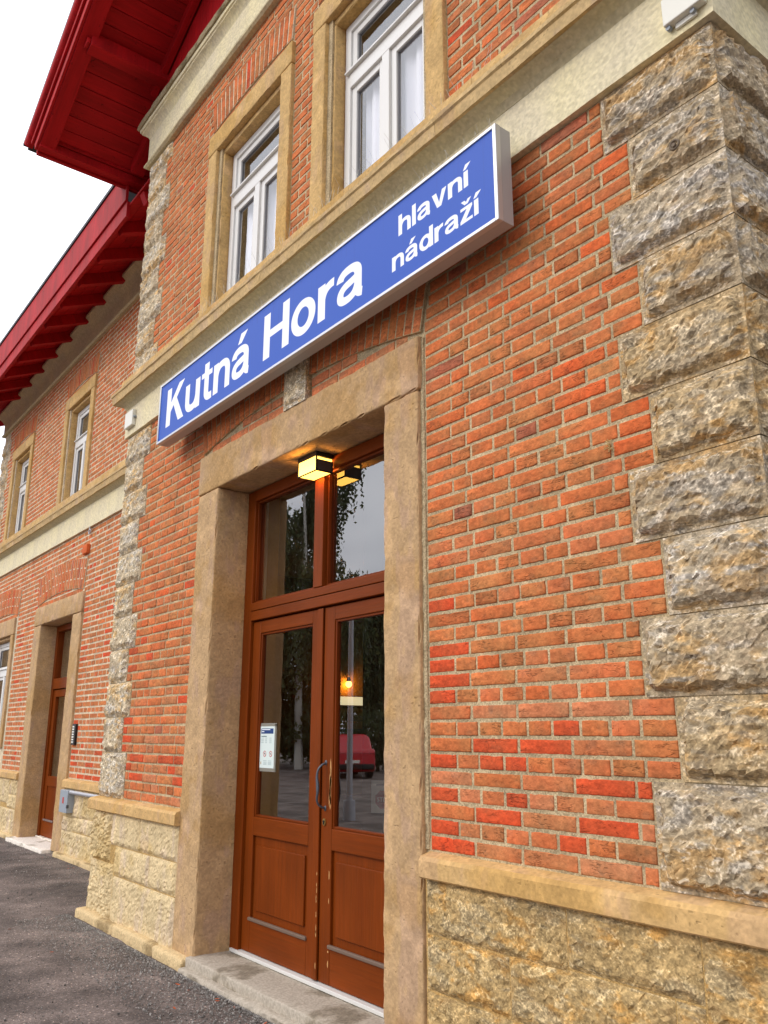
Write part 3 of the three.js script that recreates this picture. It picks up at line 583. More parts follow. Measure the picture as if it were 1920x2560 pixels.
// ------------------------------------------------------------------ entrance door
{
  const D = group('entrance_door', B), zf = -0.24, W = { r: 0.005 }, WS = { r: 0.005, swap: true };
  const X0 = DOOR.x0 + 0.004, X1 = DOOR.x1 - 0.004;
  mesh('door_frame', mergeGeometries([block(X0, -5.628, 0.105, 3.4, -0.34, zf, W), block(-3.752, X1, 0.105, 3.4, -0.34, zf, W), block(-5.628, -3.752, 3.312, 3.4, -0.34, zf, WS)]), M.wood, D);
  mesh('transom_rail', mergeGeometries([block(-5.628, -3.752, 2.446, 2.505, -0.335, zf + 0.006, WS), block(-5.628, -3.752, 2.372, 2.443, -0.335, zf + 0.002, WS)]), M.wood, D);
  mesh('mullion', block(-4.755, -4.642, 2.506, 3.311, -0.325, zf + 0.012, W), M.wood, D);
  const bead = (x0, x1, y0, y1, z) => frameRing(x0, x1, y0, y1, z - 0.03, z, 0.016);
  for (const [a, b] of [[-5.628, -4.756], [-4.641, -3.752]]) {
    mesh('glazing_bead', boxUV(bead(a, b, 2.506, 3.311, -0.262)), M.woodDark, D);
    mesh('transom_pane', moved(new THREE.PlaneGeometry(b - a - 0.02, 0.79), (a + b) / 2, 2.908, -0.285), M.glass, D);
  }
  const leaf = (x0, x1, gx0, gx1, meet) => {
    const z = -0.262;
    mesh('door_leaf', mergeGeometries([
      block(x0, gx0, 0.118, 2.362, z - 0.055, z, W), block(gx1, x1, 0.118, 2.362, z - 0.055, z, W),
      block(gx0, gx1, 2.272, 2.362, z - 0.055, z, WS), block(gx0, gx1, 0.862, 0.985, z - 0.055, z, WS), block(gx0, gx1, 0.118, 0.332, z - 0.055, z, WS)]), M.wood, D);
    mesh('glazing_bead', boxUV(bead(gx0, gx1, 0.985, 2.272, z - 0.008)), M.woodDark, D);
    mesh('leaf_pane', moved(new THREE.PlaneGeometry(gx1 - gx0 - 0.02, 1.27), (gx0 + gx1) / 2, 1.628, z - 0.026), M.glass, D);
    // raised and fielded panel
    const p = new THREE.Shape([[gx0, 0.332], [gx1, 0.332], [gx1, 0.862], [gx0, 0.862]].map((q) => new THREE.Vector2(...q)));
    const base = boxUV(new THREE.ExtrudeGeometry(p, { depth: 0.012, bevelEnabled: false }).translate(0, 0, z - 0.032));
    const fx = gx0 + 0.045, gx = gx1 - 0.045, fy = 0.385, gy = 0.80;
    mesh('door_panel', mergeGeometries([base, block(fx, gx, fy, gy, z - 0.022, z - 0.006, { r: 0.007 })]), M.wood, D);
    mesh('weather_bar', mergeGeometries([block(gx0 - 0.012, gx1 + 0.01, 0.316, 0.338, z - 0.01, z + 0.014, { r: 0.006, swap: true })]), mat(S(112, 92, 78), 0.55), D);
    if (meet) mesh('meeting_stile', block(x1 - 0.05, x1 + 0.012, 0.122, 2.36, z, z + 0.014, W), M.wood, D);
  };
  leaf(-5.62, -4.664, -5.51, -4.795, true); leaf(-4.648, -3.76, -4.53, -3.87, false);
  // wrought pull handle
  const c = new THREE.CatmullRomCurve3([[-4.603, 1.372, -0.262], [-4.604, 1.362, -0.235], [-4.612, 1.335, -0.212], [-4.618, 1.29, -0.206], [-4.612, 1.24, -0.208], [-4.608, 1.2, -0.206], [-4.613, 1.155, -0.205], [-4.611, 1.125, -0.215], [-4.606, 1.108, -0.24], [-4.603, 1.1, -0.262]].map((p) => new THREE.Vector3(...p)));
  const hg = new THREE.TubeGeometry(c, 60, 0.0095, 10); { const a = hg.attributes.position, f = c.getSpacedPoints(60); for (let i = 0; i < a.count; i++) { const k = Math.floor(i / 11), t = k / 60, s = 0.72 + 0.45 * Math.exp(-(((t - 0.5) / 0.16) ** 2)), q = f[Math.min(60, k)]; a.setXYZ(i, q.x + (a.getX(i) - q.x) * s, q.y + (a.getY(i) - q.y) * s, q.z + (a.getZ(i) - q.z) * s); } hg.computeVertexNormals(); }
  mesh('handle', mergeGeometries([hg.toNonIndexed(), new THREE.SphereGeometry(0.013, 10, 8).scale(1, 1.3, 0.5).translate(-4.603, 1.373, -0.262).toNonIndexed(), new THREE.SphereGeometry(0.013, 10, 8).scale(1, 1.3, 0.5).translate(-4.603, 1.1, -0.262).toNonIndexed()]), M.iron, D);
  const esc = new THREE.CylinderGeometry(0.016, 0.016, 0.008, 20).scale(1, 1, 1.35).rotateX(Math.PI / 2).translate(-4.606, 1.02, -0.259);
  mesh('keyhole', esc, M.brass, D);
  mesh('lock_cylinder', mergeGeometries([new THREE.CylinderGeometry(0.007, 0.007, 0.008, 12).rotateX(Math.PI / 2).translate(-4.606, 1.024, -0.254).toNonIndexed(), new THREE.BoxGeometry(0.005, 0.012, 0.007).translate(-4.606, 1.012, -0.2535).toNonIndexed()]), M.black, D);
  mesh('threshold', block(X0 + 0.03, X1 - 0.03, 0.092, 0.114, -0.33, -0.225, { r: 0.003 }), mat(S(214, 212, 206), 0.45), D);
  // bare wood where the varnish is worn off along the meeting edge
  const bare = mat(S(196, 146, 92), 0.8); const r = mulberry(5);
  const worn = []; for (let i = 0; i < 26; i++) { const y = i < 12 ? 1.12 + r() * 0.22 : 0.2 + r() * 0.75, x = i < 12 ? -4.545 - r() * 0.012 : (r() < 0.5 ? -4.547 : -4.66 - r() * 0.004), w = i < 12 ? 0.004 + r() * 0.007 : 0.003 + r() * 0.003, h = i < 12 ? 0.02 + r() * 0.05 : 0.006 + r() * 0.03; const s = new THREE.Shape(); for (let k = 0; k < 8; k++) { const a = k / 8 * 6.283, q = 0.7 + r() * 0.5; s[k ? 'lineTo' : 'moveTo'](x + Math.cos(a) * w * q, y + Math.sin(a) * h * q); } worn.push(new THREE.ShapeGeometry(s).translate(0, 0, (x < -4.655 ? -0.248 : -0.262) + 0.0008).toNonIndexed()); }
  const wm = mesh('worn_varnish', mergeGeometries(worn), bare, D); wm.userData.kind = 'stuff';
  for (const [x, s] of [[X0 - 0.002, 1], [X1 + 0.002, -1]]) mesh('inner_reveal', boxUV(new THREE.BoxGeometry(0.06, 3.3, 0.05).translate(x, 1.76, -0.386)), M.reveal, D);
}
// doorstep
const step = group('doorstep', null, [0, 0, 0]); tag(step, 'worn grey concrete doorstep below the brown double entrance door', 'doorstep');
mesh('slab', block(-5.79, -3.4, -0.05, 0.088, -0.36, 0.07, { r: 0.012, step: 0.06, amp: 0.006, freq: 6, chip: 0.012, seed: 3 }), M.step, step);
mesh('mortar_fillet', block(-5.78, -3.3, -0.05, 0.03, 0.05, 0.125, { r: 0.03, step: 0.05, amp: 0.018, freq: 8, seed: 6 }), M.step, step);

// hall behind the glass
{
  const H = group('station_hall', B), bx = (n, x0, x1, y0, y1, z0, z1, m) => mesh(n, boxUV(new THREE.BoxGeometry(x1 - x0, y1 - y0, z1 - z0).translate((x0 + x1) / 2, (y0 + y1) / 2, (z0 + z1) / 2)), m, H);
  bx('hall_floor', -7.4, -1.9, 0.0, 0.09, -8, -0.37, M.hallFloor); bx('hall_floor', -13.2, -7.41, 0.0, 0.09, -8, -1.41, M.hallFloor);
  bx('hall_ceiling', -7.4, -1.9, 4.3, 4.5, -8, -0.42, M.hallCeil); bx('hall_ceiling', -13.2, -7.41, 4.3, 4.5, -8, -1.41, M.hallCeil);
  bx('hall_wall', -7.47, -7.44, 0.09, 4.3, -1.4, -0.6, M.hallWall);
  bx('hall_wall', -13.2, -13.0, 0.09, 4.3, -8, -1.4, M.hallWall);
  bx('hall_wall', -13.0, -1.88, 0.09, 4.3, -7.98, -7.8, M.hallWall);
  bx('hall_wall', -13.0, -8.0, 0.09, 4.3, -1.6, -1.42, M.hallWall);
  bx('hall_wall', -7.98, -5.87, 0.09, 4.3, -0.6, -0.42, M.hallWall);
  bx('hall_wall', -3.51, -1.86, 0.09, 4.3, -0.6, -0.42, M.hallWall);
  bx('pillar', -6.95, -6.6, 0.09, 4.3, -2.6, -2.25, M.hallDark);
  bx('bench', -12.6, -11.9, 0.09, 0.5, -7.4, -5.9, M.hallDark);
}
// windows above, closed behind by the ceiling and the attic floor
mesh('attic_floor', boxUV(new THREE.BoxGeometry(6.0, 0.12, 7.6).translate(-4.665, 8.2, -4.2)), M.hallDark, B);

// ------------------------------------------------------------------ gable roof
{
  const R = group('gable_roof', B), m = 0.4385, an = Math.atan(m), cs = Math.cos(an), sn = Math.sin(an), xr = -4.665;
  const soff = (x) => 8.11 + (x + 8.98) * m;
  // beam along the rake: from xa to xb, below the soffit by d0..d1 (measured upright), between z0 and z1
  const rake = (xa, xb, d0, d1, z0, z1, swap = true) => { const L = (xb - xa) / cs, g = block(0, L, -d1 * cs, -d0 * cs, z0, z1, { r: 0.006, step: 0.5, swap }); g.applyMatrix4(new THREE.Matrix4().makeRotationZ(an)); g.translate(xa, soff(xa), 0); return g; };
  const mirror = (g) => { const q = g.clone(); q.scale(-1, 1, 1); q.translate(2 * xr, 0, 0); const p = q.attributes.position.array, nn = q.attributes.normal.array, u = q.attributes.uv.array; for (let t = 0; t < p.length / 3; t += 3) for (let k = 0; k < 3; k++) { [p[(t + 1) * 3 + k], p[(t + 2) * 3 + k]] = [p[(t + 2) * 3 + k], p[(t + 1) * 3 + k]];[nn[(t + 1) * 3 + k], nn[(t + 2) * 3 + k]] = [nn[(t + 2) * 3 + k], nn[(t + 1) * 3 + k]]; if (k < 2) [u[(t + 1) * 2 + k], u[(t + 2) * 2 + k]] = [u[(t + 2) * 2 + k], u[(t + 1) * 2 + k]]; } return q; };
  const both = (n, g, mt) => { mesh(n, g, mt, R); mesh(n, mirror(g), mt, R); };
  for (let x = -8.86, i = 0; x < xr - 0.1; x += 0.172, i++) {                     // soffit boards, tongue and groove
    const xb = Math.min(xr, x + 0.166), g = rake(x, xb, -0.02, 0.0 + (i % 3) * 0.0012, -0.7, 0.80, false);
    both('soffit_board', g, M.red);
  }
  both('barge_rafter', rake(-8.97, xr, 0.0, 0.1, 0.795, 0.965), M.red);
  both('barge_board', rake(-9.0, xr, -0.17, 0.085, 0.966, 1.0), M.red);
  both('barge_trim', rake(-9.02, xr, -0.19, -0.04, 1.001, 1.03), M.red);
  { const L = (xr + 9.1) / cs, g = new THREE.CylinderGeometry(0.062, 0.062, L, 18, 1, false).rotateZ(Math.PI / 2).translate(L / 2, 0.16, 1.02); g.applyMatrix4(new THREE.Matrix4().makeRotationZ(an)); g.translate(-9.1, soff(-9.1), 0); both('verge_flashing', boxUV(g), M.red); }
  both('verge_edge', rake(-9.16, xr, -0.27, -0.215, 0.3, 1.075), M.roofMetal);
  both('roof_slope', rake(-9.14, xr + 0.02, -0.25, -0.12, -8.4, 1.03), M.roofMetal);
  both('roof_deck', rake(-9.0, xr, -0.12, -0.022, -8.4, 0.96), M.red);
  both('wall_rafter', rake(-8.79, -7.0, 0.0, 0.16, -0.2, -0.045), M.red);
  both('wall_rafter', rake(-7.9, xr, 0.0, 0.14, 0.03, 0.1), M.red);
  const along = (n, x0, x1, d0, d1, z0, z1, mt) => { const g = block(x0, x1, soff((x0 + x1) / 2) - d1, soff((x0 + x1) / 2) - d0, z0, z1, { r: 0.006, step: 0.6 }); both(n, g, mt); };
  along('eaves_beam', -8.98, -8.865, 0.0, 0.1, -0.7, 0.97, M.red);
  along('eaves_fascia', -9.03, -8.985, -0.16, 0.09, -8.4, 0.965, M.red);
  along('eaves_batten', -8.862, -8.835, 0.0, 0.035, -0.7, 0.79, M.red);
  for (const x of [-7.66, -6.2]) { along('purlin', x - 0.085, x + 0.085, 0.012, 0.17, -0.3, 0.86, M.red); }
  { const y = soff(-7.66) - 0.17; for (const s of [0]) both('purlin_notch', block(-7.72, -7.6, y + 0.02, y + 0.09, 0.861, 0.9, { r: 0.01 }), M.red); }
  // upright boarding in the gable
  for (let x = XL + 0.06, i = 0; x < xr; x += 0.15, i++) both('gable_board', boxUV(block(x, x + 0.146, 8.172, soff(x + 0.07) + 0.02, -0.03, 0.012 + (i % 2) * 0.002, { r: 0.004, step: 1 })), M.red);
  mesh('gable_backing', boxUV(new THREE.ExtrudeGeometry(new THREE.Shape([[XL, 8.15], [2 * xr - XL, 8.15], [xr, soff(xr)]].map((p) => new THREE.Vector2(...p))), { depth: 0.1, bevelEnabled: false }).translate(0, 0, -0.14)), M.red, R);
}

// ================================================================== wing to the left
const Wg = group('station_wing', null, [0, 0, 0]);
tag(Wg, 'lower brick wing set back at the left, under a red eave with rafters', 'building');
const WW = [[-13.4, -12.42], [-16.73, -15.75]], WD = [-13.757, -12.185], WLW = [-16.98, -15.62];
{
  const zf = ZW;
  const wall = mesh('front_wall', slabWall(wallShape(XW + 0.02, XL + 0.2, 0, 8.1, [[WD[0] - 0.02, WD[1] + 0.02, 0.02, 3.21], [WLW[0] - 0.02, WLW[1] + 0.02, 1.3, 3.21], ...WW.map(([a, b]) => [a - 0.02, b + 0.02, WINY[0] - 0.02, 6.74])]), zf - 0.003, 0.45), M.mortarPale, Wg);
  mesh('end_wall', boxUV(new THREE.BoxGeometry(0.4, 8.1, 7).translate(XW + 0.22, 4.05, zf - 4)), M.mortarPale, Wg);
  mesh('back_wall', boxUV(new THREE.BoxGeometry(10, 8.1, 0.4).translate(-12.9, 4.05, -8.2)), M.mortarPale, Wg);
  const recs = [], ar = [];
  const reds = [[-11.2, 3.6], [-11.06, 3.45], [-11.52, 3.85], [-10.81, 3.1], [-11.76, 3.08], [-10.74, 2.71], [-11.78, 2.64], [-10.73, 2.52], [-11.44, 1.41], [-11.61, 1.63], [-11.53, 2.52], [-14.63, 3.3], [-15.1, 3.12], [-15.02, 1.35], [-10.82, 1.29], [-11.77, 1.32], [-11.76, 1.24], [-11.78, 1.16], [-10.9, 1.17], [-10.97, 1.02], [-11.24, 1.01]];
  const A1 = { cx: -13.0, half: 1.12, y: 3.515, rise: 0.09 }, A2 = { cx: -16.3, half: 1.02, y: 3.515, rise: 0.08 };
  const low = (n, y) => {
    const res = []; let x = -17.35 - (Math.floor(n / 4) % 2) * 0.13;
    const d = y < 3.5 ? [-14.115, -11.8] : y < 3.97 ? [-14.13, -11.87] : null, l = y < 3.5 ? [-17.32, -15.28] : y < 3.95 ? [-17.33, -15.27] : null;
    if (l) { res.push([x, l[0]]); x = l[1]; } if (d) { res.push([x, d[0]]); x = d[1]; }
    res.push([x, -8.0]); return res;
  };
  lay(recs, { y0: 0.966, n1: 46, phase: -11.79, z: zf, seed: 201, reds: 0.05, marks: reds, span: (n, y) => y > 4.44 ? [] : low(n, y) });
  for (const A of [A1, A2]) archBed(wall, M.mortarPale, { ...A, tall: 0.44, z: zf + 0.014 });
  arch(ar, { ...A1, tall: 0.44, z: zf + 0.014, seed: 205, w: 0.082 }); arch(ar, { ...A2, tall: 0.44, z: zf + 0.014, seed: 206, w: 0.082 });
  for (const A of [A1, A2]) lay(recs, { y0: 3.484, n1: 2, phase: A.cx, z: zf + 0.001, seed: 207, reds: 0.1, span: (n, y) => [[A.cx - A.half + 0.05 + n * 0.5, A.cx + A.half - 0.05 - n * 0.5]] });
  const up = (n, y) => { const res = []; let x = -17.35 - (Math.floor(n / 4) % 2) * 0.13; for (const [a, b] of [...WW].reverse()) { const c = (a + b) / 2, h = y < 6.93 ? 0.735 : y < 7.27 ? 0.745 : 0; if (h) { res.push([x, c - h]); x = c + h; } } res.push([x, -8.0]); return res; };
  lay(recs, { y0: 5.056, n1: 33, phase: -11.79, z: zf, seed: 211, reds: 0.012, span: up });
  for (const [a, b] of WW) { const c = (a + b) / 2; arch(ar, { cx: c, half: 0.735, y: 6.945, rise: 0.07, tall: 0.3, z: zf + 0.014, seed: 212 }); archBed(wall, M.mortarPale, { cx: c, half: 0.735, y: 6.945, rise: 0.07, tall: 0.3, z: zf + 0.014 }); lay(recs, { y0: 6.93, n1: 1, phase: c, z: zf + 0.001, seed: 213, span: () => [[c - 0.7, c + 0.7]] }); }
  const seen = recs.filter((b) => b.x < -9.4); seen.forEach((b) => { if (b.hue === 7) b.hue = 2; });
  place(seen, wall, 'brick', 300, 'brickwork', () => false);
  place(ar, wall, 'arch_brick', 300, 'archwork', () => false);
  const Z = { left: true };
  moulding([[-0.05, 4.40], [0.036, 4.40], [0.036, 4.74], [-0.05, 4.74]], XW, XL, zf, { ...Z, piece: 12, m: M.render, name: 'string_band', parent: Wg, amp: 0.003 });
  moulding([[-0.05, 4.7405], [0.036, 4.7405], [0.06, 4.765], [0.095, 4.786], [0.12, 4.793], [-0.05, 4.794]], XW, XL, zf, { ...Z, piece: 12, m: M.renderDarker, name: 'cornice_cove', parent: Wg, amp: 0.004 });
  moulding([[-0.05, 4.7945], [0.14, 4.7945], [0.15, 4.866], [0.16, 4.876], [0.16, 4.902], [-0.05, 4.904]], XW, XL, zf, { ...Z, piece: 1.6, m: M.cornice, name: 'cornice_stone', parent: Wg, amp: 0.006 });
  moulding([[-0.05, 4.926], [0.086, 4.926], [0.092, 4.934], [0.092, 5.04], [0.08, 5.054], [-0.05, 5.056]], XW, XL, zf, { ...Z, piece: 1.5, m: M.surround, name: 'sill_stone', parent: Wg, amp: 0.006, seed: 15 });
  moulding([[-0.05, 7.52], [0.05, 7.52], [0.07, 7.545], [0.05, 7.57], [0.036, 7.575], [0.036, 7.78], [0.06, 7.84], [0.1, 7.9], [0.15, 7.945], [0.17, 7.96], [0.17, 8.0], [-0.05, 8.002]], XW, XL, zf, { ...Z, piece: 4, m: M.renderDarker, name: 'eaves_cornice', parent: Wg, amp: 0.004 });
  const lp = [[-0.05, 0.85], [0.06, 0.85], [0.068, 0.858], [0.068, 0.935], [0.05, 0.95], [0, 0.964], [-0.05, 0.964]];
  moulding(lp, -11.83, XL, zf, { piece: 0.62, m: M.ledge, name: 'plinth_ledge', parent: Wg, amp: 0.006, seed: 21 });
  moulding(lp, XW, -14.08, zf, { left: true, piece: 1.2, m: M.ledge, name: 'plinth_ledge', parent: Wg, amp: 0.006, seed: 22 });
  mesh('plinth_backing', boxUV(new THREE.BoxGeometry(3.9, 0.86, 0.05).translate(-9.85, 0.43, zf)), M.mortarOchre, Wg);
  mesh('plinth_backing', boxUV(new THREE.BoxGeometry(3.8, 0.86, 0.05).translate(-16.0, 0.43, zf)), M.mortarOchre, Wg);
  [[-11.8, -11.05, 0.5, 0.845], [-11.045, -10.3, 0.52, 0.845], [-10.295, -9.4, 0.5, 0.845], [-11.8, -11.38, 0.32, 0.495], [-11.375, -10.62, 0.34, 0.515], [-10.615, -9.4, 0.33, 0.495], [-11.8, -10.55, 0.0, 0.33], [-10.54, -9.0, 0.0, 0.325],
   [-15.0, -14.6, 0.48, 0.845], [-14.595, -14.12, 0.62, 0.845], [-14.595, -14.12, 0.42, 0.615], [-16.4, -15.005, 0.4, 0.845], [-17.9, -16.41, 0.4, 0.845], [-15.3, -14.12, 0.0, 0.41], [-16.7, -15.31, 0.0, 0.39], [-17.9, -16.71, 0.0, 0.39]].forEach(([a, b, c, d], i) => mesh('plinth_stone', moved(rockPanel(b - a, d - c, { margin: 0.004, prot: 0.012, amp: 0.02, seed: 300 + i * 2.7, step: 0.03, skirt: 0.03 }), a, c, zf + 0.026), M.plinthPale, Wg));
  for (const [a, b] of [[-11.85, -10.4], [-10.395, -7.9], [-15.6, -14.0], [-17.98, -15.605]]) mesh('footing_stone', block(a, b, -0.05, 0.055, zf - 0.02, zf + 0.1, { r: 0.025, step: 0.07, amp: 0.012, freq: 6, seed: a }), M.footing, Wg);
  for (let k = 0; k < 21; k++) { const a = 0.966 + k * 4 * 0.0759; if (a > 7.3 || (a > 4.2 && a < 4.95)) continue; mesh('quoin_stone', moved(rockPanel(k % 2 ? 0.46 : 0.6, 0.295, { seed: 400 + k, step: 0.04 }), XW, a, zf + 0.002), M.rockPale, Wg); }
  // side door and its stone surround
  const d = group('door_surround', Wg), o = { r: 0.012, step: 0.07, amp: 0.008, freq: 5, chip: 0.022 };
  mesh('jamb', block(-14.11, WD[0], 0.03, 3.188, zf - 0.36, zf + 0.03, { ...o, seed: 31 }), M.jamb, d);
  mesh('jamb', block(WD[1], -11.805, 0.03, 3.188, zf - 0.36, zf + 0.03, { ...o, seed: 32 }), M.jamb, d);
  mesh('lintel', block(-14.115, -11.8, 3.192, 3.482, zf - 0.36, zf + 0.034, { ...o, seed: 33 }), M.jamb, d);
  const D = group('side_door', Wg), q = { r: 0.005 }, z1 = zf - 0.225;
  mesh('door_frame', mergeGeometries([block(WD[0] + 0.004, WD[0] + 0.1, 0.06, 3.18, z1 - 0.1, z1, q), block(WD[1] - 0.1, WD[1] - 0.004, 0.06, 3.18, z1 - 0.1, z1, q), block(WD[0] + 0.1, WD[1] - 0.1, 3.09, 3.18, z1 - 0.1, z1, { ...q, swap: true }), block(WD[0] + 0.1, WD[1] - 0.1, 2.2, 2.36, z1 - 0.1, z1 + 0.006, { ...q, swap: true })]), M.wood, D);
  mesh('transom_pane', moved(new THREE.PlaneGeometry(WD[1] - WD[0] - 0.2, 0.72), (WD[0] + WD[1]) / 2, 2.725, z1 - 0.05), M.glass, D);
  const xm = (WD[0] + WD[1]) / 2;
  for (const [a, b] of [[WD[0] + 0.104, xm - 0.004], [xm + 0.004, WD[1] - 0.104]]) {
    const z = z1 - 0.02, s = 0.115;
    mesh('door_leaf', mergeGeometries([block(a, a + s, 0.07, 2.19, z - 0.05, z, q), block(b - s, b, 0.07, 2.19, z - 0.05, z, q), block(a + s, b - s, 2.08, 2.19, z - 0.05, z, { ...q, swap: true }), block(a + s, b - s, 0.78, 0.92, z - 0.05, z, { ...q, swap: true }), block(a + s, b - s, 0.07, 0.3, z - 0.05, z, { ...q, swap: true })]), M.wood, D);
    mesh('leaf_pane', moved(new THREE.PlaneGeometry(b - a - 2 * s, 1.16), (a + b) / 2, 1.5, z - 0.03), M.glass, D);
    mesh('door_panel', block(a + s, b - s, 0.3, 0.78, z - 0.035, z - 0.014, { r: 0.004 }), M.woodDark, D);
    mesh('weather_bar', block(a + s - 0.01, b - s + 0.01, 0.29, 0.315, z - 0.01, z + 0.014, { r: 0.005, swap: true }), mat(S(120, 104, 100), 0.55), D);
  }
  mesh('threshold', block(WD[0] + 0.02, WD[1] - 0.02, 0.05, 0.068, z1 - 0.1, z1 + 0.02, { r: 0.003 }), M.stepWhite, D);
  mesh('lobby_wall', boxUV(new THREE.BoxGeometry(2.4, 3.4, 0.1).translate(xm, 1.7, zf - 2.2)), M.hallWall, D);
  // ground-floor window
  windowSurround(Wg, WLW[0], WLW[1], 1.3, 3.19, zf, 0.22, M.jamb, 40, 0.29);
  whiteWindow(Wg, WLW[0] + 0.01, WLW[1] - 0.01, 1.31, 3.13, zf - 0.12, 4, 0.3, false);
  WW.forEach(([a, b], i) => { windowSurround(Wg, a, b, WINY[0], 6.715, zf, 0.2, M.surround, 50 + i * 7); whiteWindow(Wg, a + 0.012, b - 0.012, WINY[0] + 0.01, 6.66, zf - 0.11, 5 + i, 0.36, false); mesh('upper_curtain', drape(a + 0.1, b - 0.05, WINY[0] + 0.1, 6.6, zf - 0.32, i), mat(S(190, 186, 176), 0.95, null, null, 0, { side: THREE.DoubleSide }), Wg); });
  // eave
  const R = group('wing_roof', Wg), m = 0.448, und = (z) => 7.59 + (-0.12 - z) * m;   // underside of the rafters
  const slope = (x0, x1, d0, d1, za, zb) => { const L = (za - zb) * Math.sqrt(1 + m * m), g = block(x0, x1, d0, d1, -L, 0, { r: 0.005, step: 0.6 }); g.applyMatrix4(new THREE.Matrix4().makeRotationX(Math.atan(m))); g.translate(0, und(za), za); return g; };
  for (let i = 0; i < 11; i++) mesh('rafter', slope(-8.62 - i * 0.793 - 0.055, -8.62 - i * 0.793 + 0.055, 0.0, 0.15, -0.215, -1.5), M.red, R);
  for (let i = 0, z = -0.2; z > -1.2; z -= 0.15, i++) mesh('soffit_board', slope(-18.4, -7.6, 0.151, 0.172, z, z - 0.146), M.red, R);
  mesh('eaves_fascia', block(-18.45, -8.95, 7.82, 8.27, -0.115, -0.08, { r: 0.006, step: 2 }), M.red, R);
  mesh('eaves_board', block(-18.45, -8.95, 7.61, 7.819, -0.15, -0.105, { r: 0.006, step: 2 }), M.red, R);
  mesh('roof_slope', slope(-18.5, -8.9, 0.0, 0.025, -0.07, -9).translate(0, 0.73, 0), M.roofMetal, R);
  mesh('roof_edge', block(-18.5, -8.92, 8.271, 8.295, -0.16, -0.06, { r: 0.006, step: 2 }), M.roofMetal, R);
  mesh('end_barge', slope(-18.5, -18.42, -0.02, 0.3, -0.09, -5), M.red, R);
  const wd = group('side_doorstep', null); tag(wd, 'pale stone doorstep at the side door of the left wing', 'doorstep');
  mesh('slab', block(-13.95, -12.15, -0.05, 0.048, zf - 0.36, zf + 0.16, { r: 0.012, step: 0.07, amp: 0.008, seed: 9 }), M.stepWhite, wd);
}

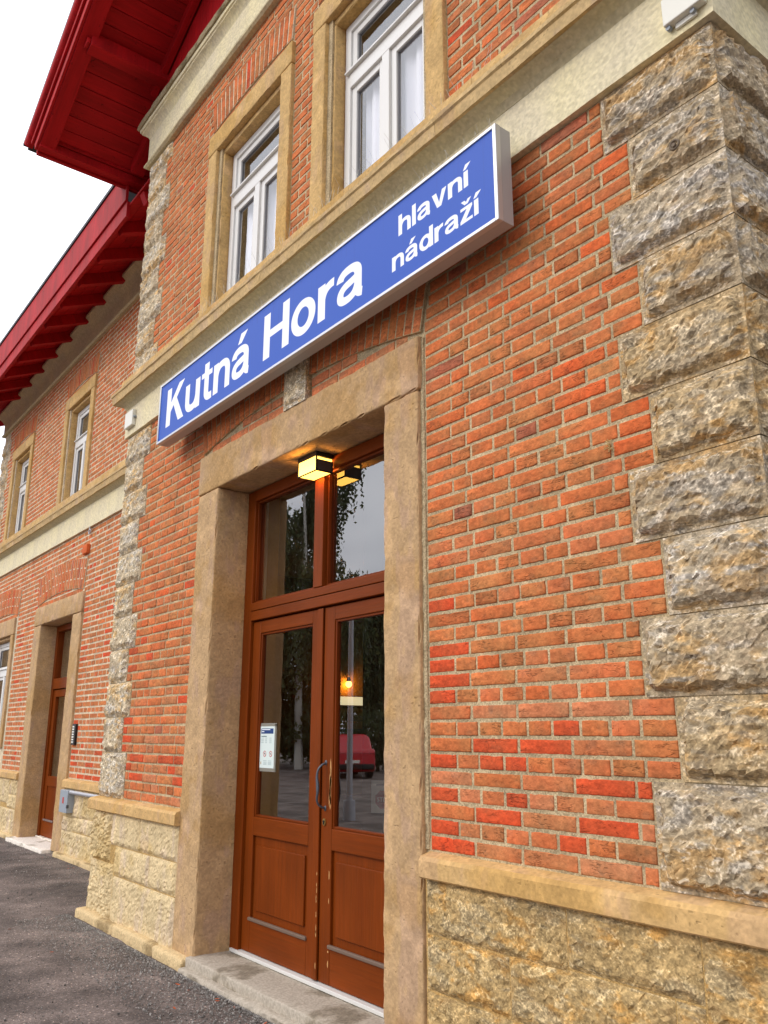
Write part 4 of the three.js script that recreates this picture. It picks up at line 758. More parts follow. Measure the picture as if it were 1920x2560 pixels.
// ------------------------------------------------------------------ sign, lamp and small fittings
{
  const s = group('station_sign', null, [0, 0, 0]); tag(s, 'long blue box sign with white lettering Kutná Hora hlavní nádraží above the entrance', 'sign');
  const x0 = -6.60, x1 = -2.465, y0 = 3.95, y1 = 4.495, zb = 0.115, z = 0.218;
  mesh('case', block(x0 + 0.002, x1 - 0.002, y0 + 0.002, y1 - 0.002, zb, z - 0.008, { r: 0.002, step: 2 }), M.aluSide, s);
  mesh('rim', mergeGeometries([block(x0, x0 + 0.02, y0, y1, z - 0.03, z + 0.004, { r: 0.003, step: 2 }), block(x1 - 0.024, x1, y0, y1, z - 0.03, z + 0.004, { r: 0.003, step: 2 }), block(x0 + 0.02, x1 - 0.024, y1 - 0.02, y1, z - 0.03, z + 0.004, { r: 0.003, step: 2 }), block(x0 + 0.02, x1 - 0.024, y0, y0 + 0.02, z - 0.03, z + 0.004, { r: 0.003, step: 2 })]), M.alu, s);
  const c = document.createElement('canvas'); c.width = 2048; c.height = 270; const g = c.getContext('2d');
  const w = x1 - x0, h = y1 - y0, kx = 2048 / w, ky = 270 / h;
  g.fillStyle = '#2253b6'; g.fillRect(0, 0, 2048, 270);
  const r = mulberry(88); for (let i = 0; i < 60; i++) { g.fillStyle = `rgba(36,52,120,${0.03 + r() * 0.06})`; g.fillRect(r() * 2048, 0, 2 + r() * 7, 20 + r() * 200 * r()); }
  g.fillStyle = '#f8f8fb'; g.textBaseline = 'alphabetic';
  // grotesque letters drawn from strokes: cap height 1, x-height 0.73
  const poly = (p) => { g.beginPath(); p.forEach((q, i) => g[i ? 'lineTo' : 'moveTo'](...q)); g.closePath(); g.fill(); }, bar = (x, y, w2, h2) => poly([[x, y], [x + w2, y], [x + w2, y + h2], [x, y + h2]]);
  const pen = (d, wd = 0.17) => { g.lineWidth = wd; g.beginPath(); for (const q of d) q.length === 2 ? (q === d[0] ? g.moveTo(...q) : g.lineTo(...q)) : q.length === 4 ? g.quadraticCurveTo(...q) : g.bezierCurveTo(...q); g.stroke(); };
  const ell = (x, y, rx, ry, wd = 0.175) => { g.lineWidth = wd; g.beginPath(); g.ellipse(x, y, rx, ry, 0, 0, 6.2832); g.stroke(); };
  const hump = () => pen([[0.095, 0.36], [0.12, 0.648, 0.34, 0.648], [0.525, 0.648, 0.525, 0.43], [0.525, 0]], 0.175), acute = (x) => poly([[x, 0.80], [x + 0.10, 1.03], [x + 0.33, 1.03], [x + 0.13, 0.80]]);
  const A = () => { pen([[0.085, 0.5], [0.1, 0.652, 0.3, 0.652], [0.505, 0.652, 0.505, 0.48], [0.505, 0.17], [0.505, 0.07, 0.6, 0.06]]); pen([[0.5, 0.425], [0.42, 0.4, 0.29, 0.375], [0.095, 0.345, 0.095, 0.2], [0.095, 0.078, 0.25, 0.078], [0.46, 0.08, 0.5, 0.3]], 0.155); };
  const G = {
    K: [0.79, () => { bar(0, 0, 0.195, 1); poly([[0.18, 0.33], [0.18, 0.585], [0.535, 1], [0.775, 1]]); poly([[0.31, 0.505], [0.44, 0.66], [0.8, 0], [0.56, 0]]); }], H: [0.76, () => { bar(0, 0, 0.195, 1); bar(0.565, 0, 0.195, 1); bar(0.15, 0.44, 0.45, 0.165); }],
    u: [0.615, () => { pen([[0.092, 0.73], [0.092, 0.3], [0.092, 0.082, 0.275, 0.082], [0.49, 0.082, 0.52, 0.37]], 0.178); bar(0.43, 0, 0.185, 0.73); }], n: [0.615, () => { bar(0, 0, 0.185, 0.73); hump(); }], h: [0.615, () => { bar(0, 0, 0.185, 1); hump(); }],
    t: [0.42, () => { pen([[0.2, 0.94], [0.2, 0.24], [0.2, 0.075, 0.34, 0.075], [0.42, 0.08]], 0.178); bar(0, 0.6, 0.42, 0.13); }], a: [0.63, A], 'á': [0.63, () => { A(); acute(0.2); }], o: [0.66, () => ell(0.33, 0.365, 0.24, 0.288)], r: [0.4, () => { bar(0, 0, 0.185, 0.73); pen([[0.095, 0.34], [0.12, 0.655, 0.4, 0.645]], 0.17); }],
    l: [0.185, () => bar(0, 0, 0.185, 1)], v: [0.66, () => poly([[0, 0.73], [0.2, 0.73], [0.33, 0.22], [0.46, 0.73], [0.66, 0.73], [0.425, 0], [0.235, 0]])], 'í': [0.2, () => { bar(0, 0, 0.185, 0.73); acute(-0.02); }],
    d: [0.655, () => { ell(0.3, 0.365, 0.215, 0.288, 0.17); bar(0.47, 0, 0.185, 1); }], 'ž': [0.52, () => { bar(0.01, 0.59, 0.5, 0.14); bar(0, 0, 0.52, 0.14); poly([[0, 0.13], [0.28, 0.6], [0.51, 0.6], [0.24, 0.13]]); poly([[0.04, 1.03], [0.19, 1.03], [0.26, 0.93], [0.33, 1.03], [0.48, 1.03], [0.33, 0.81], [0.19, 0.81]]); }],
  };
  g.strokeStyle = '#f2f2f5'; g.fillStyle = '#f2f2f5'; g.lineJoin = 'round';
  const word = (t, xa, xb, base, cap) => { const gap = 0.06, W2 = [...t].reduce((s2, q) => s2 + G[q][0] + gap, -gap); g.save(); g.translate((xa - x0) * kx, (y1 - base) * ky); g.scale((xb - xa) * kx / W2, -cap * ky); for (const q of t) { G[q][1](); g.translate(G[q][0] + gap, 0); } g.restore(); };
  word('Kutná', -6.455, -4.975, 4.05, 0.36); word('Hora', -4.775, -3.575, 4.05, 0.36);
  word('hlavní', -3.24, -2.66, 4.262, 0.138); word('nádraží', -3.3, -2.59, 4.05, 0.132);
  const t = new THREE.CanvasTexture(c); t.colorSpace = THREE.SRGBColorSpace; t.anisotropy = 8;
  mesh('face_panel', new THREE.PlaneGeometry(w - 0.03, h - 0.03).translate((x0 + x1) / 2, (y0 + y1) / 2, z - 0.004), new THREE.MeshPhysicalMaterial({ map: t, roughness: 0.5, specularIntensity: 0.5 }), s);
  for (const x of [-6.2, -4.55, -2.9]) mesh('bracket', block(x - 0.03, x + 0.03, 4.05, 4.35, -0.005, 0.116, { r: 0.004, step: 1 }), M.aluSide, s);
}
// bird spikes: thin steel wires on strips
function spikes(label, x0, x1, y, z, n, seed) {
  const r = mulberry(seed), gs = [];
  for (let i = 0; i < n; i++) for (const k of [-1, 0, 1]) { if (r() < 0.25) continue; const x = lerp(x0, x1, (i + r() * 0.6) / n), L = 0.085 + r() * 0.045, g = new THREE.CylinderGeometry(0.0009, 0.0009, L, 4, 1, true).translate(0, L / 2, 0); g.rotateX(k * 0.55 + (r() - 0.5) * 0.3); g.rotateZ((r() - 0.5) * 0.9); g.translate(x, y, z); gs.push(g.toNonIndexed()); }
  const o = group('bird_spikes', null); tag(o, label, 'bird spikes');
  mesh('base_strip', block(x0, x1, y - 0.001, y + 0.004, z - 0.012, z + 0.012, { r: 0.001, step: 2 }), M.plate, o);
  mesh('spike_wires', mergeGeometries(gs), mat(S(190, 186, 176), 0.4, null, null, 0, { metalness: 0.5 }), o).userData.kind = 'stuff';
}
spikes('thin wire bird spikes along the top of the blue station sign', -6.55, -2.5, 4.496, 0.17, 62, 1);
spikes('thin wire bird spikes on the stone sill below the upper windows', -6.4, -2.6, 5.057, 0.06, 60, 2);
// lantern under the lintel
{
  const l = group('porch_lamp', null, [0, 0, 0]); tag(l, 'small lit box lamp with amber glow under the door lintel', 'lamp');
  const x0 = -4.775, x1 = -4.54, y0 = 3.268, y1 = 3.405, za = -0.235, zb = -0.095, b = (a, c, d, e, f, g) => block(a, c, d, e, f, g, { r: 0.002, step: 1 });
  mesh('housing', mergeGeometries([b(x0, x1, 3.372, y1, za, zb), b(x0, x0 + 0.007, y0, 3.372, zb - 0.012, zb), b(x1 - 0.007, x1, y0, 3.372, zb - 0.012, zb), b(x0, x1, y0, y0 + 0.006, zb - 0.012, zb), b(x0, x0 + 0.012, y0, 3.352, za, za + 0.012), b(x1 - 0.012, x1, y0, 3.352, za, za + 0.012), b(x0, x0 + 0.01, y0, y0 + 0.01, za + 0.012, zb - 0.012), b(x1 - 0.01, x1, y0, y0 + 0.01, za + 0.012, zb - 0.012), b(x0 + 0.012, x1 - 0.012, y0, y0 + 0.01, za, za + 0.012)]), M.black, l);
  const glow = new THREE.MeshStandardMaterial({ color: S(255, 214, 130), emissive: S(255, 196, 84), emissiveIntensity: 4.5, roughness: 0.5 });
  mesh('lamp_glass', new THREE.BoxGeometry(x1 - x0 - 0.024, 3.372 - y0 - 0.006, zb - za - 0.006).translate((x0 + x1) / 2, (y0 + 3.37) / 2 + 0.002, (za + zb) / 2), glow, l);
  mesh('side_panel', mergeGeometries([b(x1 - 0.011, x1 - 0.002, y0 + 0.01, 3.352, za + 0.012, zb - 0.012), b(x0 + 0.002, x0 + 0.011, y0 + 0.01, 3.352, za + 0.012, zb - 0.012)]), mat(S(78, 66, 62), 0.6), l);
  const p = new THREE.PointLight(S(255, 178, 84), 0.32, 6, 2); p.position.set((x0 + x1) / 2, 3.31, (za + zb) / 2); p.castShadow = true; l.add(p);
}
// notice behind the left leaf's glass
{
  const c = document.createElement('canvas'); c.width = 256; c.height = 360; const g = c.getContext('2d');
  g.fillStyle = '#d9e6e2'; g.fillRect(0, 0, 256, 360); g.fillStyle = '#1d3f78'; g.fillRect(18, 18, 216, 46);
  g.fillStyle = '#e6edf2'; const line = (x, y, w, h = 5) => g.fillRect(x, y, w, h);
  line(26, 24, 150, 8); line(26, 42, 46, 8); g.fillStyle = '#4a6a70'; line(22, 84, 96, 7); g.fillStyle = '#93aaaa';
  for (const y of [100, 116, 126, 140]) { line(22, y, 46, 4); line(92, y, 34, 4); line(166, y, 40, 4); }
  for (const y of [296, 308, 318, 328]) { line(70, y, 62, 4); line(152, y, 62, 4); } g.fillStyle = '#b08a4a'; line(22, 306, 12, 24);
  for (const x of [92, 196]) { g.strokeStyle = '#b2302c'; g.lineWidth = 6; g.beginPath(); g.arc(x, 238, 23, 0, 7); g.stroke(); g.beginPath(); g.moveTo(x - 16, 222); g.lineTo(x + 16, 254); g.stroke(); g.fillStyle = '#33383a'; g.fillRect(x - 10, 234, 20, 7); }
  const t = new THREE.CanvasTexture(c); t.colorSpace = THREE.SRGBColorSpace;
  const n = group('door_notice', null, [0, 0, 0]); tag(n, 'white paper notice with blue heading taped to the door glass', 'notice');
  mesh('paper', new THREE.PlaneGeometry(0.205, 0.285).translate(-5.395, 1.458, -0.2835), new THREE.MeshStandardMaterial({ map: t, roughness: 0.7 }), n);
  mesh('tape', mergeGeometries([[-5.395, 1.612, 0.25, 0.022], [-5.395, 1.303, 0.25, 0.022], [-5.281, 1.458, 0.02, 0.32]].map(([x, y, w, h]) => new THREE.PlaneGeometry(w, h).translate(x, y, -0.2845).toNonIndexed())), new THREE.MeshPhysicalMaterial({ color: S(190, 186, 170), roughness: 0.6, transmission: 0.6, thickness: 0 }), n);
}
// fittings on the walls
{
  const j = group('junction_box', null, [0, 0, 0]); tag(j, 'cream junction box on the render band at the right corner', 'junction box');
  mesh('lid', block(-1.6, -1.415, 4.478, 4.615, 0.036, 0.078, { r: 0.006, step: 1 }), M.plate, j); mesh('mounting_plate', block(-1.56, -1.46, 4.452, 4.477, 0.036, 0.05, { r: 0.004, step: 1 }), M.plate, j);
  for (const x of [-1.585, -1.47]) mesh('screw', new THREE.CylinderGeometry(0.011, 0.011, 0.02, 12).rotateX(Math.PI / 2).translate(x, 4.47, 0.055), M.greyBox, j);
  const k = group('junction_box', null, [0, 0, 0]); tag(k, 'cream junction box on the render band left of the blue sign', 'junction box');
  mesh('lid', block(-7.86, -7.66, 4.495, 4.66, 0.036, 0.075, { r: 0.006, step: 1 }), M.plate, k); mesh('screw', new THREE.CylinderGeometry(0.012, 0.012, 0.03, 12).rotateX(Math.PI / 2).translate(-7.65, 4.58, 0.05), M.greyBox, k);
  const e = group('electrical_box', null, [0, 0, 0]); tag(e, 'grey electrical box with conduit below the ledge beside the side door', 'electrical box');
  mesh('cabinet', block(-11.68, -11.37, 0.56, 0.835, ZW + 0.03, ZW + 0.125, { r: 0.006, step: 1 }), M.greyBox, e); mesh('conduit', new THREE.CylinderGeometry(0.024, 0.024, 2.6, 14).rotateZ(Math.PI / 2).translate(-10.1, 0.815, ZW + 0.09), M.pipe, e);
  mesh('sticker', new THREE.PlaneGeometry(0.06, 0.075).translate(-11.53, 0.71, ZW + 0.127), mat(S(186, 70, 62), 0.6), e);
  mesh('hinge', block(-11.385, -11.365, 0.62, 0.66, ZW + 0.1, ZW + 0.13, { r: 0.003, step: 1 }), M.iron, e);
  const i = group('door_bell_panel', null, [0, 0, 0]); tag(i, 'narrow black doorbell panel on the brick beside the side door', 'doorbell panel');
  mesh('panel', block(-11.74, -11.6, 1.395, 1.665, ZW + 0.001, ZW + 0.03, { r: 0.004, step: 1 }), M.black, i);
  for (let k2 = 0; k2 < 7; k2++) mesh('name_plate', block(-11.72, -11.645, 1.42 + k2 * 0.033, 1.44 + k2 * 0.033, ZW + 0.031, ZW + 0.034, { r: 0.001, step: 1 }), M.plate, i);
  const h = group('wall_hook', null, [0, 0, 0]); tag(h, 'small metal hook fixed under the render band of the left wing', 'hook');
  mesh('ring', new THREE.TorusGeometry(0.035, 0.009, 8, 20).translate(-11.78, 4.33, ZW + 0.03), M.pipe, h); mesh('stem', new THREE.CylinderGeometry(0.008, 0.008, 0.06, 8).translate(-11.78, 4.385, ZW + 0.03), M.pipe, h);
}
{
  const a = group('wall_anchor', null, [0, 0, 0]); tag(a, 'rusty ring anchor set in the second corner stone from the top', 'anchor');
  mesh('ring', new THREE.TorusGeometry(0.02, 0.005, 8, 20).translate(-1.622, 3.92, 0.044), mat(S(120, 106, 90), 0.8), a); mesh('pin', new THREE.CylinderGeometry(0.009, 0.009, 0.05, 10).rotateX(Math.PI / 2).translate(-1.622, 3.915, 0.03), mat(S(120, 106, 90), 0.8), a);
  const t = group('terracotta_bracket', null, [0, 0, 0]); tag(t, 'small orange terracotta bracket on the wing wall above the side door arch', 'bracket');
  mesh('body', block(-11.97, -11.78, 4.02, 4.155, ZW - 0.01, ZW + 0.05, { r: 0.012, step: 0.05, amp: 0.004 }), M.terracotta, t);
  const r = mulberry(17), gs = []; for (let i = 0; i < 16; i++) { const x = -2.07 + (r() - 0.5) * 0.05, y = 2.732 + (r() - 0.5) * 0.04, v = () => new THREE.Vector3((r() - 0.5) * 0.04, (r() - 0.5) * 0.04, r() * 0.014); gs.push(new THREE.TubeGeometry(new THREE.CatmullRomCurve3([new THREE.Vector3(x, y, 0.002), new THREE.Vector3(x, y, 0.006).add(v()), new THREE.Vector3(x, y, 0.004).add(v())]), 6, 0.0013, 4).toNonIndexed()); }
  tag(mesh('straw_tuft', mergeGeometries(gs), M.straw), 'wisp of dry straw caught in a brick joint near the corner stones', 'straw').userData.kind = 'stuff';
}
// ------------------------------------------------------------------ hall lamps and a paper notice inside
{
  const glow = (c, k) => new THREE.MeshStandardMaterial({ color: c, emissive: c, emissiveIntensity: k, roughness: 0.6 });
  const a = group('hall_light', null, [0, 0, 0]); tag(a, 'long pale lit fitting inside the hall seen through the door glass', 'light');
  mesh('lit_panel', new THREE.BoxGeometry(0.05, 0.15, 0.62).translate(-12.95, 2.12, -6.35), glow(S(255, 240, 190), 0.8), a); mesh('casing', boxUV(new THREE.BoxGeometry(0.04, 0.19, 0.66).translate(-12.98, 2.12, -6.35)), M.hallDark, a);
  const p = new THREE.PointLight(S(255, 226, 170), 0.7, 14, 2); p.position.set(-12.95, 2.12, -6.35); p.castShadow = true; a.add(p);
  const b = group('hall_bulb', null, [0, 0, 0]); tag(b, 'round orange lit bulb above the pale fitting inside the hall', 'lamp');
  mesh('bulb', new THREE.SphereGeometry(0.06, 16, 12).translate(-12.9, 2.42, -6.25), glow(S(255, 186, 92), 5), b); mesh('socket', new THREE.CylinderGeometry(0.03, 0.04, 0.08, 12).translate(-12.9, 2.51, -6.25), M.iron, b);
  const q = new THREE.PointLight(S(255, 176, 90), 0.35, 10, 2); q.position.set(-12.9, 2.42, -6.25); q.castShadow = true; b.add(q);
  const st = group('orange_sign', null, [0, 0, 0]); tag(st, 'plain orange strip sign on the yellow hall wall below the lamp', 'sign');
  mesh('board', block(-12.99, -12.96, 1.62, 1.76, -6.75, -5.95, { r: 0.004, step: 1 }), mat(S(220, 150, 40), 0.6), st);
  const c = document.createElement('canvas'); c.width = 200; c.height = 240; const g = c.getContext('2d'); g.fillStyle = '#d8d4c4'; g.fillRect(0, 0, 200, 240); g.fillStyle = '#9c2630'; g.beginPath(); for (let k = 0; k < 8; k++) { const an = Math.PI / 8 + k * Math.PI / 4; g[k ? 'lineTo' : 'moveTo'](100 + 72 * Math.cos(an), 140 + 72 * Math.sin(an)); } g.fill(); g.fillStyle = '#e8e2d6'; g.font = 'bold 44px sans-serif'; g.textAlign = 'center'; g.fillText('STOP', 100, 156); g.fillStyle = '#8a8a86'; g.fillRect(40, 26, 120, 16);
  const t = new THREE.CanvasTexture(c); t.colorSpace = THREE.SRGBColorSpace;
  const nt = group('stop_notice', null, [0, 0, 0]); tag(nt, 'paper notice with a red STOP octagon inside the hall', 'notice');
  mesh('paper', new THREE.PlaneGeometry(0.24, 0.29).rotateY(0.6).translate(-6.5, 0.98, -2.17), new THREE.MeshStandardMaterial({ map: t, roughness: 0.8 }), nt); mesh('post', new THREE.CylinderGeometry(0.015, 0.02, 0.9, 10).translate(-6.52, 0.54, -2.2), M.iron, nt);
}

// ------------------------------------------------------------------ across the forecourt, mirrored in the door glass
const leafM = [S(66, 78, 36), S(52, 66, 30), S(86, 90, 44)].map((c) => new THREE.MeshPhysicalMaterial({ color: c, roughness: 0.9, transmission: 0.3, thickness: 0, side: THREE.DoubleSide }));
function leafCards(points, size, r) { const pos = [], nor = []; const a = new THREE.Vector3(), b = new THREE.Vector3(); for (const p of points) { a.set(r() - 0.5, r() - 0.5, r() - 0.5).normalize().multiplyScalar(size * (0.6 + r() * 0.7)); b.set(r() - 0.5, -0.6 - r(), r() - 0.5).normalize().multiplyScalar(size * (0.9 + r())); const n = a.clone().cross(b).normalize(); const q = [p, p.clone().add(a).addScaledVector(b, 0.5), p.clone().add(b), p.clone().sub(a).addScaledVector(b, 0.5)]; for (const k of [0, 1, 2, 0, 2, 3]) { pos.push(q[k].x, q[k].y, q[k].z); nor.push(n.x, n.y, n.z); } } const g = new THREE.BufferGeometry(); g.setAttribute('position', new THREE.Float32BufferAttribute(pos, 3)); g.setAttribute('normal', new THREE.Float32BufferAttribute(nor, 3)); return g; }
function birch(pos, height, radius, seed, label) {
  const r = mulberry(seed), t = group('birch_tree', null, pos); tag(t, label, 'tree', 'birch trees across the forecourt');
  const trunk = new THREE.CatmullRomCurve3([0, 0.3, 0.6, 1].map((k) => new THREE.Vector3((r() - 0.5) * 0.8 * k, k * height * 0.92, (r() - 0.5) * 0.8 * k)));
  const tg = new THREE.TubeGeometry(trunk, 24, 0.2, 8); { const a = tg.attributes.position, f = trunk.getPoints(24); for (let i = 0; i < a.count; i++) { const k = Math.floor(i / 9), s = 1 - 0.85 * k / 24, q = f[k]; a.setXYZ(i, q.x + (a.getX(i) - q.x) * s, a.getY(i), q.z + (a.getZ(i) - q.z) * s); } tg.computeVertexNormals(); }
  mesh('trunk', tg, mat(S(198, 194, 184), 0.9), t);
  const limbs = [], pts = [[], [], []];
  for (let i = 0; i < 30; i++) {
    const k = 0.28 + 0.66 * (i / 30), o = trunk.getPoint(k), an = r() * 6.283, L = radius * (1.05 - 0.6 * k) * (0.6 + r() * 0.5), up = L * (0.5 + r() * 0.5);
    const tip = o.clone().add(new THREE.Vector3(Math.cos(an) * L, up * 0.6, Math.sin(an) * L)), mid = o.clone().lerp(tip, 0.5).add(new THREE.Vector3(0, up * 0.35, 0)), c = new THREE.QuadraticBezierCurve3(o, mid, tip);
    limbs.push(new THREE.TubeGeometry(c, 8, 0.035, 5).toNonIndexed());
    for (let s = 0; s < 46; s++) {
      const q = c.getPoint(0.25 + 0.75 * r()).add(new THREE.Vector3((r() - 0.5) * 0.9, (r() - 0.3) * 0.5, (r() - 0.5) * 0.9)), drop = (0.9 + r() * 2.4) * Math.min(1, height / 9), lean = new THREE.Vector3((r() - 0.5) * 0.35, -1, (r() - 0.5) * 0.35), n = 22;
      for (let l = 0; l < n; l++) pts[(r() * 3) | 0].push(q.clone().addScaledVector(lean, drop * (l + r()) / n).add(new THREE.Vector3((r() - 0.5) * 0.16, 0, (r() - 0.5) * 0.16)));
    }
  }
  mesh('limbs', mergeGeometries(limbs), mat(S(84, 74, 66), 0.9), t).userData.kind = 'stuff';
  pts.forEach((p, i) => { mesh('crown', leafCards(p, 0.11, r), leafM[i], t).userData.kind = 'stuff'; });
}
birch([-32.5, 0, 16.8], 16.6, 4.9, 3, 'tall weeping birch across the forecourt, mirrored in the door glass');
birch([-36.8, 0, 23.5], 11.2, 3.8, 4, 'smaller weeping birch farther off, mirrored low in the door glass');
birch([-35.5, 0, 15.0], 9.5, 4.0, 6, 'broad weeping birch behind the red car, mirrored in the left leaf');
// broad lindens added out of view at right, to darken the door reveals
function shadeTree(pos, height, radius, seed, label) {
  const r = mulberry(seed), t = group('added_shade_tree', null, pos); tag(t, label, 'tree', 'lindens added unseen at right to block sky light');
  mesh('trunk', new THREE.CylinderGeometry(0.16, 0.28, height * 0.6, 10).translate(0, height * 0.3, 0), mat(S(84, 74, 64), 0.95), t);
  const pts = [[], [], []], limbs = [];
  for (let i = 0; i < 60; i++) {
    const a = r() * 6.283, v = r() * 2 - 1, e = Math.sqrt(1 - v * v), q = 0.45 + 0.5 * r(), c = new THREE.Vector3(Math.cos(a) * e * radius * q, height * 0.58 + v * height * 0.36 * q, Math.sin(a) * e * radius * q);
    limbs.push(new THREE.TubeGeometry(new THREE.QuadraticBezierCurve3(new THREE.Vector3(0, height * 0.32, 0), new THREE.Vector3(c.x * 0.4, c.y * 0.8, c.z * 0.4), c), 6, 0.04, 5).toNonIndexed());
    for (let k = 0; k < 330; k++) { const d = new THREE.Vector3(r() - 0.5, (r() - 0.5) * 0.7, r() - 0.5).normalize().multiplyScalar(radius * 0.34 * Math.cbrt(r())); pts[k % 3].push(c.clone().add(d)); }
  }
  mesh('limbs', mergeGeometries(limbs), mat(S(84, 74, 64), 0.95), t).userData.kind = 'stuff';
  pts.forEach((p, i) => { mesh('crown', leafCards(p, 0.1, r), leafM[i], t).userData.kind = 'stuff'; });
}
shadeTree([8.2, 0, 4.6], 11, 4.2, 41, 'unseen nearer broad linden to the right of the entrance'); shadeTree([7.6, 0, -4.2], 12, 4.4, 42, 'unseen farther broad linden beside the right side wall');
function shrub(pos, w, h, seed, label) { const r = mulberry(seed), s = group('shrub', null, pos), pts = [[], []]; tag(s, label, 'shrub', 'shrubs across the forecourt'); for (let i = 0; i < 5200; i++) { const a = r() * 6.283, v = r() * 2 - 1, q = Math.cbrt(0.35 + 0.65 * r()), e = Math.sqrt(1 - v * v), lump = 0.8 + 0.25 * noise3(Math.cos(a) * 2 + seed, v * 2, Math.sin(a) * 2); pts[i % 2].push(new THREE.Vector3(Math.cos(a) * e * w * q * lump, h * 0.5 + v * h * 0.5 * q * lump + 0.1, Math.sin(a) * e * w * 0.7 * q * lump)); } pts.forEach((p, i) => { mesh('foliage', leafCards(p, 0.09, r), leafM[i], s).userData.kind = 'stuff'; }); mesh('stem', new THREE.CylinderGeometry(0.04, 0.08, h * 0.6, 7).translate(0, h * 0.3, 0), mat(S(84, 70, 56), 0.9), s); }
[[-29, 18.5, 2.4, 2.6], [-33.5, 17.6, 2.6, 3.2], [-38.5, 19, 2.8, 3.4], [-43, 20, 2.8, 3.0], [-25.5, 20.5, 2.2, 2.2]].forEach(([x, z, w, h], i) => shrub([x, 0, z], w, h, 20 + i, ['low rounded shrub at the foot of the tall birch', 'tall shrub just behind the red car', 'broad green shrub left of the car, under the broad birch', 'outermost green shrub at the far end of the hedge line', 'smallest green shrub at the near end of the hedge line'][i]));
// red hatchback
{
  const c = group('red_car', null, [-26.6, 0, 15.0]); tag(c, 'red hatchback car parked across the forecourt, mirrored in the door glass', 'car'); c.rotation.y = 0.42;
  const paint = new THREE.MeshPhysicalMaterial({ color: S(186, 10, 28), roughness: 0.4, clearcoat: 0.25, clearcoatRoughness: 0.1 }), glass = new THREE.MeshPhysicalMaterial({ color: S(60, 70, 78), roughness: 0.05, metalness: 0.2, clearcoat: 1 });
  const prof = new THREE.Shape(); prof.moveTo(-2.0, 0.28); prof.lineTo(1.85, 0.28); prof.quadraticCurveTo(2.0, 0.3, 2.0, 0.5); prof.lineTo(1.97, 0.82); prof.quadraticCurveTo(1.95, 0.92, 1.85, 0.94); prof.lineTo(-0.9, 0.9); prof.quadraticCurveTo(-1.75, 0.82, -1.95, 0.66); prof.quadraticCurveTo(-2.05, 0.45, -2.0, 0.28);
  const ext = (s, w, b) => boxUV(new THREE.ExtrudeGeometry(s, { depth: w - 2 * b, bevelEnabled: true, bevelSize: b, bevelThickness: b, bevelSegments: 3, curveSegments: 10 }).translate(0, 0, -(w - 2 * b) / 2));
  mesh('body', ext(prof, 1.66, 0.06), paint, c);
  const cab = new THREE.Shape(); cab.moveTo(-0.95, 0.88); cab.lineTo(-0.25, 1.34); cab.quadraticCurveTo(0.3, 1.42, 1.1, 1.38); cab.lineTo(1.42, 1.32); cab.lineTo(1.9, 0.92); cab.lineTo(-0.95, 0.88);
  mesh('cabin', ext(cab, 1.5, 0.1), paint, c);
  const sw = (pts) => new THREE.Shape(pts.map((p) => new THREE.Vector2(...p)));
  for (const s of [-1, 1]) { for (const q of [[[-0.72, 0.95], [-0.16, 1.3], [0.32, 1.33], [0.32, 0.95]], [[0.4, 0.95], [0.4, 1.33], [1.1, 1.31], [1.5, 0.97]]]) mesh('side_window', boxUV(new THREE.ExtrudeGeometry(sw(q), { depth: 0.012, bevelEnabled: false }).translate(0, 0, s * 0.754 - 0.006)), glass, c); for (const x of [-1.25, 1.3]) { mesh('wheel', new THREE.CylinderGeometry(0.31, 0.31, 0.2, 24).rotateX(Math.PI / 2).translate(x, 0.31, s * 0.76), M.black, c); mesh('wheel_rim', new THREE.CylinderGeometry(0.19, 0.19, 0.02, 20).rotateX(Math.PI / 2).translate(x, 0.31, s * 0.865), M.alu, c); } mesh('tail_light', block(1.93, 2.03, 0.62, 0.86, s * 0.72 - 0.1, s * 0.72 + 0.1, { r: 0.02 }), mat(S(150, 16, 20), 0.3), c); mesh('head_light', block(-1.96, -1.86, 0.58, 0.72, s * 0.62 - 0.14, s * 0.62 + 0.14, { r: 0.03 }), mat(S(220, 222, 226), 0.2), c); }
  mesh('rear_window', new THREE.PlaneGeometry(1.2, 0.5).rotateY(Math.PI / 2).rotateZ(0.86).translate(1.72, 1.13, 0), glass, c);
  mesh('bumper', block(1.9, 2.08, 0.3, 0.5, -0.8, 0.8, { r: 0.05 }), M.black, c); mesh('number_plate', block(2.06, 2.09, 0.52, 0.62, -0.26, 0.26, { r: 0.004 }), M.plate, c);
}
// lamp post
{
  const l = group('street_lamp', null, [-13.3, 0, 6.0]); tag(l, 'grey street lamp post on the forecourt, mirrored in the right door leaf', 'street lamp');
  mesh('pole', new THREE.CylinderGeometry(0.045, 0.06, 4.1, 16).translate(0, 2.05, 0), M.pipe, l); mesh('arm', new THREE.CylinderGeometry(0.03, 0.03, 1.1, 10).rotateZ(Math.PI / 2 - 0.15).translate(-0.5, 4.14, 0), M.pipe, l); mesh('lamp_head', block(-1.45, -0.85, 4.14, 4.26, -0.14, 0.14, { r: 0.05, step: 0.1 }), M.plate, l); mesh('base', new THREE.CylinderGeometry(0.11, 0.12, 0.35, 16).translate(0, 0.175, 0), M.pipe, l);
}
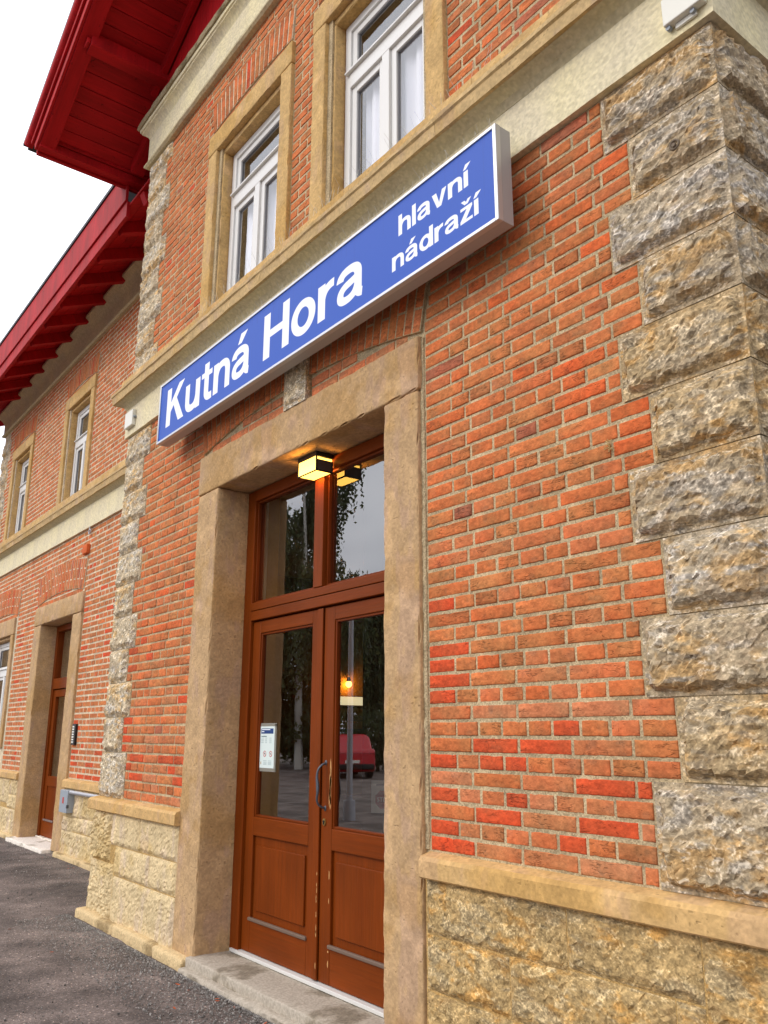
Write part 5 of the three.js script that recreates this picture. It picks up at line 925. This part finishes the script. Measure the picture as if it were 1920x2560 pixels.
// ------------------------------------------------------------------ loose grit and fallen leaves
{
  const r = mulberry(909), base = new THREE.IcosahedronGeometry(1, 0), n = 15000; { const a = base.attributes.position; for (let i = 0; i < a.count; i++) { const x = a.getX(i), y = a.getY(i), z = a.getZ(i), k = 1 + 0.25 * noise3(x * 2, y * 2, z * 2); a.setXYZ(i, x * k, y * k, z * k); } base.computeVertexNormals(); }
  const I = new THREE.InstancedMesh(base, mat(new THREE.Color(1, 1, 1), 0.95), n), m = new THREE.Matrix4(), q = new THREE.Quaternion(), e = new THREE.Euler(), col = new THREE.Color();
  for (let i = 0; i < n; i++) {
    let x, z; const t = r();
    if (t < 0.42) { x = lerp(-8.1, -3.6, r()); z = 0.13 + Math.pow(r(), 2.2) * 0.5; } else if (t < 0.66) { x = lerp(-17, -8.0, r()); z = ZW + 0.14 + Math.pow(r(), 1.8) * 0.8; } else { x = lerp(-15, -2.6, Math.pow(r(), 0.8)); z = lerp(0.1, 2.1, r()); }
    const s = 0.0025 + r() * r() * r() * 0.008 + (t < 0.66 ? 0.001 : 0);
    q.setFromEuler(e.set(r() * 6, r() * 6, r() * 6)); m.compose(new THREE.Vector3(x, s * 0.15, z), q, new THREE.Vector3(s, s * 0.7, s)); I.setMatrixAt(i, m);
    const v = (t < 0.66 ? 0.16 : 0.09) + r() * r() * (t < 0.66 ? 0.36 : 0.26); col.setRGB(v, v * 0.93, v * 0.84); I.setColorAt(i, col);
  }
  I.name = 'gravel'; shadowed(I); I.userData = { kind: 'stuff', label: 'loose pale grit scattered on the asphalt along the wall', category: 'gravel' }; scene.add(I);
  const lp = []; const spots = []; for (let i = 0; i < 26; i++) spots.push(i < 15 ? [lerp(-5.5, -3.7, r()), 0.004, 0.17 + r() * 0.1] : i < 21 ? [lerp(-13.9, -10, r()), 0.006, ZW + 0.2 + r() * 0.1] : [lerp(-8.4, -5, r()), 0.006, 0.3 + r() * 0.9]);
  for (const [x, y, z] of spots) { const s = 0.008 + r() * 0.012, sh = new THREE.Shape(); sh.moveTo(0, -s); sh.quadraticCurveTo(s * 0.8, 0, 0, s * 1.2); sh.quadraticCurveTo(-s * 0.8, 0, 0, -s); const g = new THREE.ExtrudeGeometry(sh, { depth: 0.0008, bevelEnabled: false, curveSegments: 4 }).rotateX(-Math.PI / 2 + (r() - 0.5) * 0.7).rotateY(r() * 6).translate(x, y + 0.004, z); lp.push(boxUV(g)); }
  const f = mesh('fallen_leaves', mergeGeometries(lp), mat(S(190, 84, 30), 0.8)); f.userData = { kind: 'stuff', label: 'small orange fallen leaves along the doorstep edge', category: 'leaves' };
}
scene.traverse((o) => { if (o.isMesh && o.material && o.material.transmission === 1) o.castShadow = false; });
renderer.render(scene, camera);
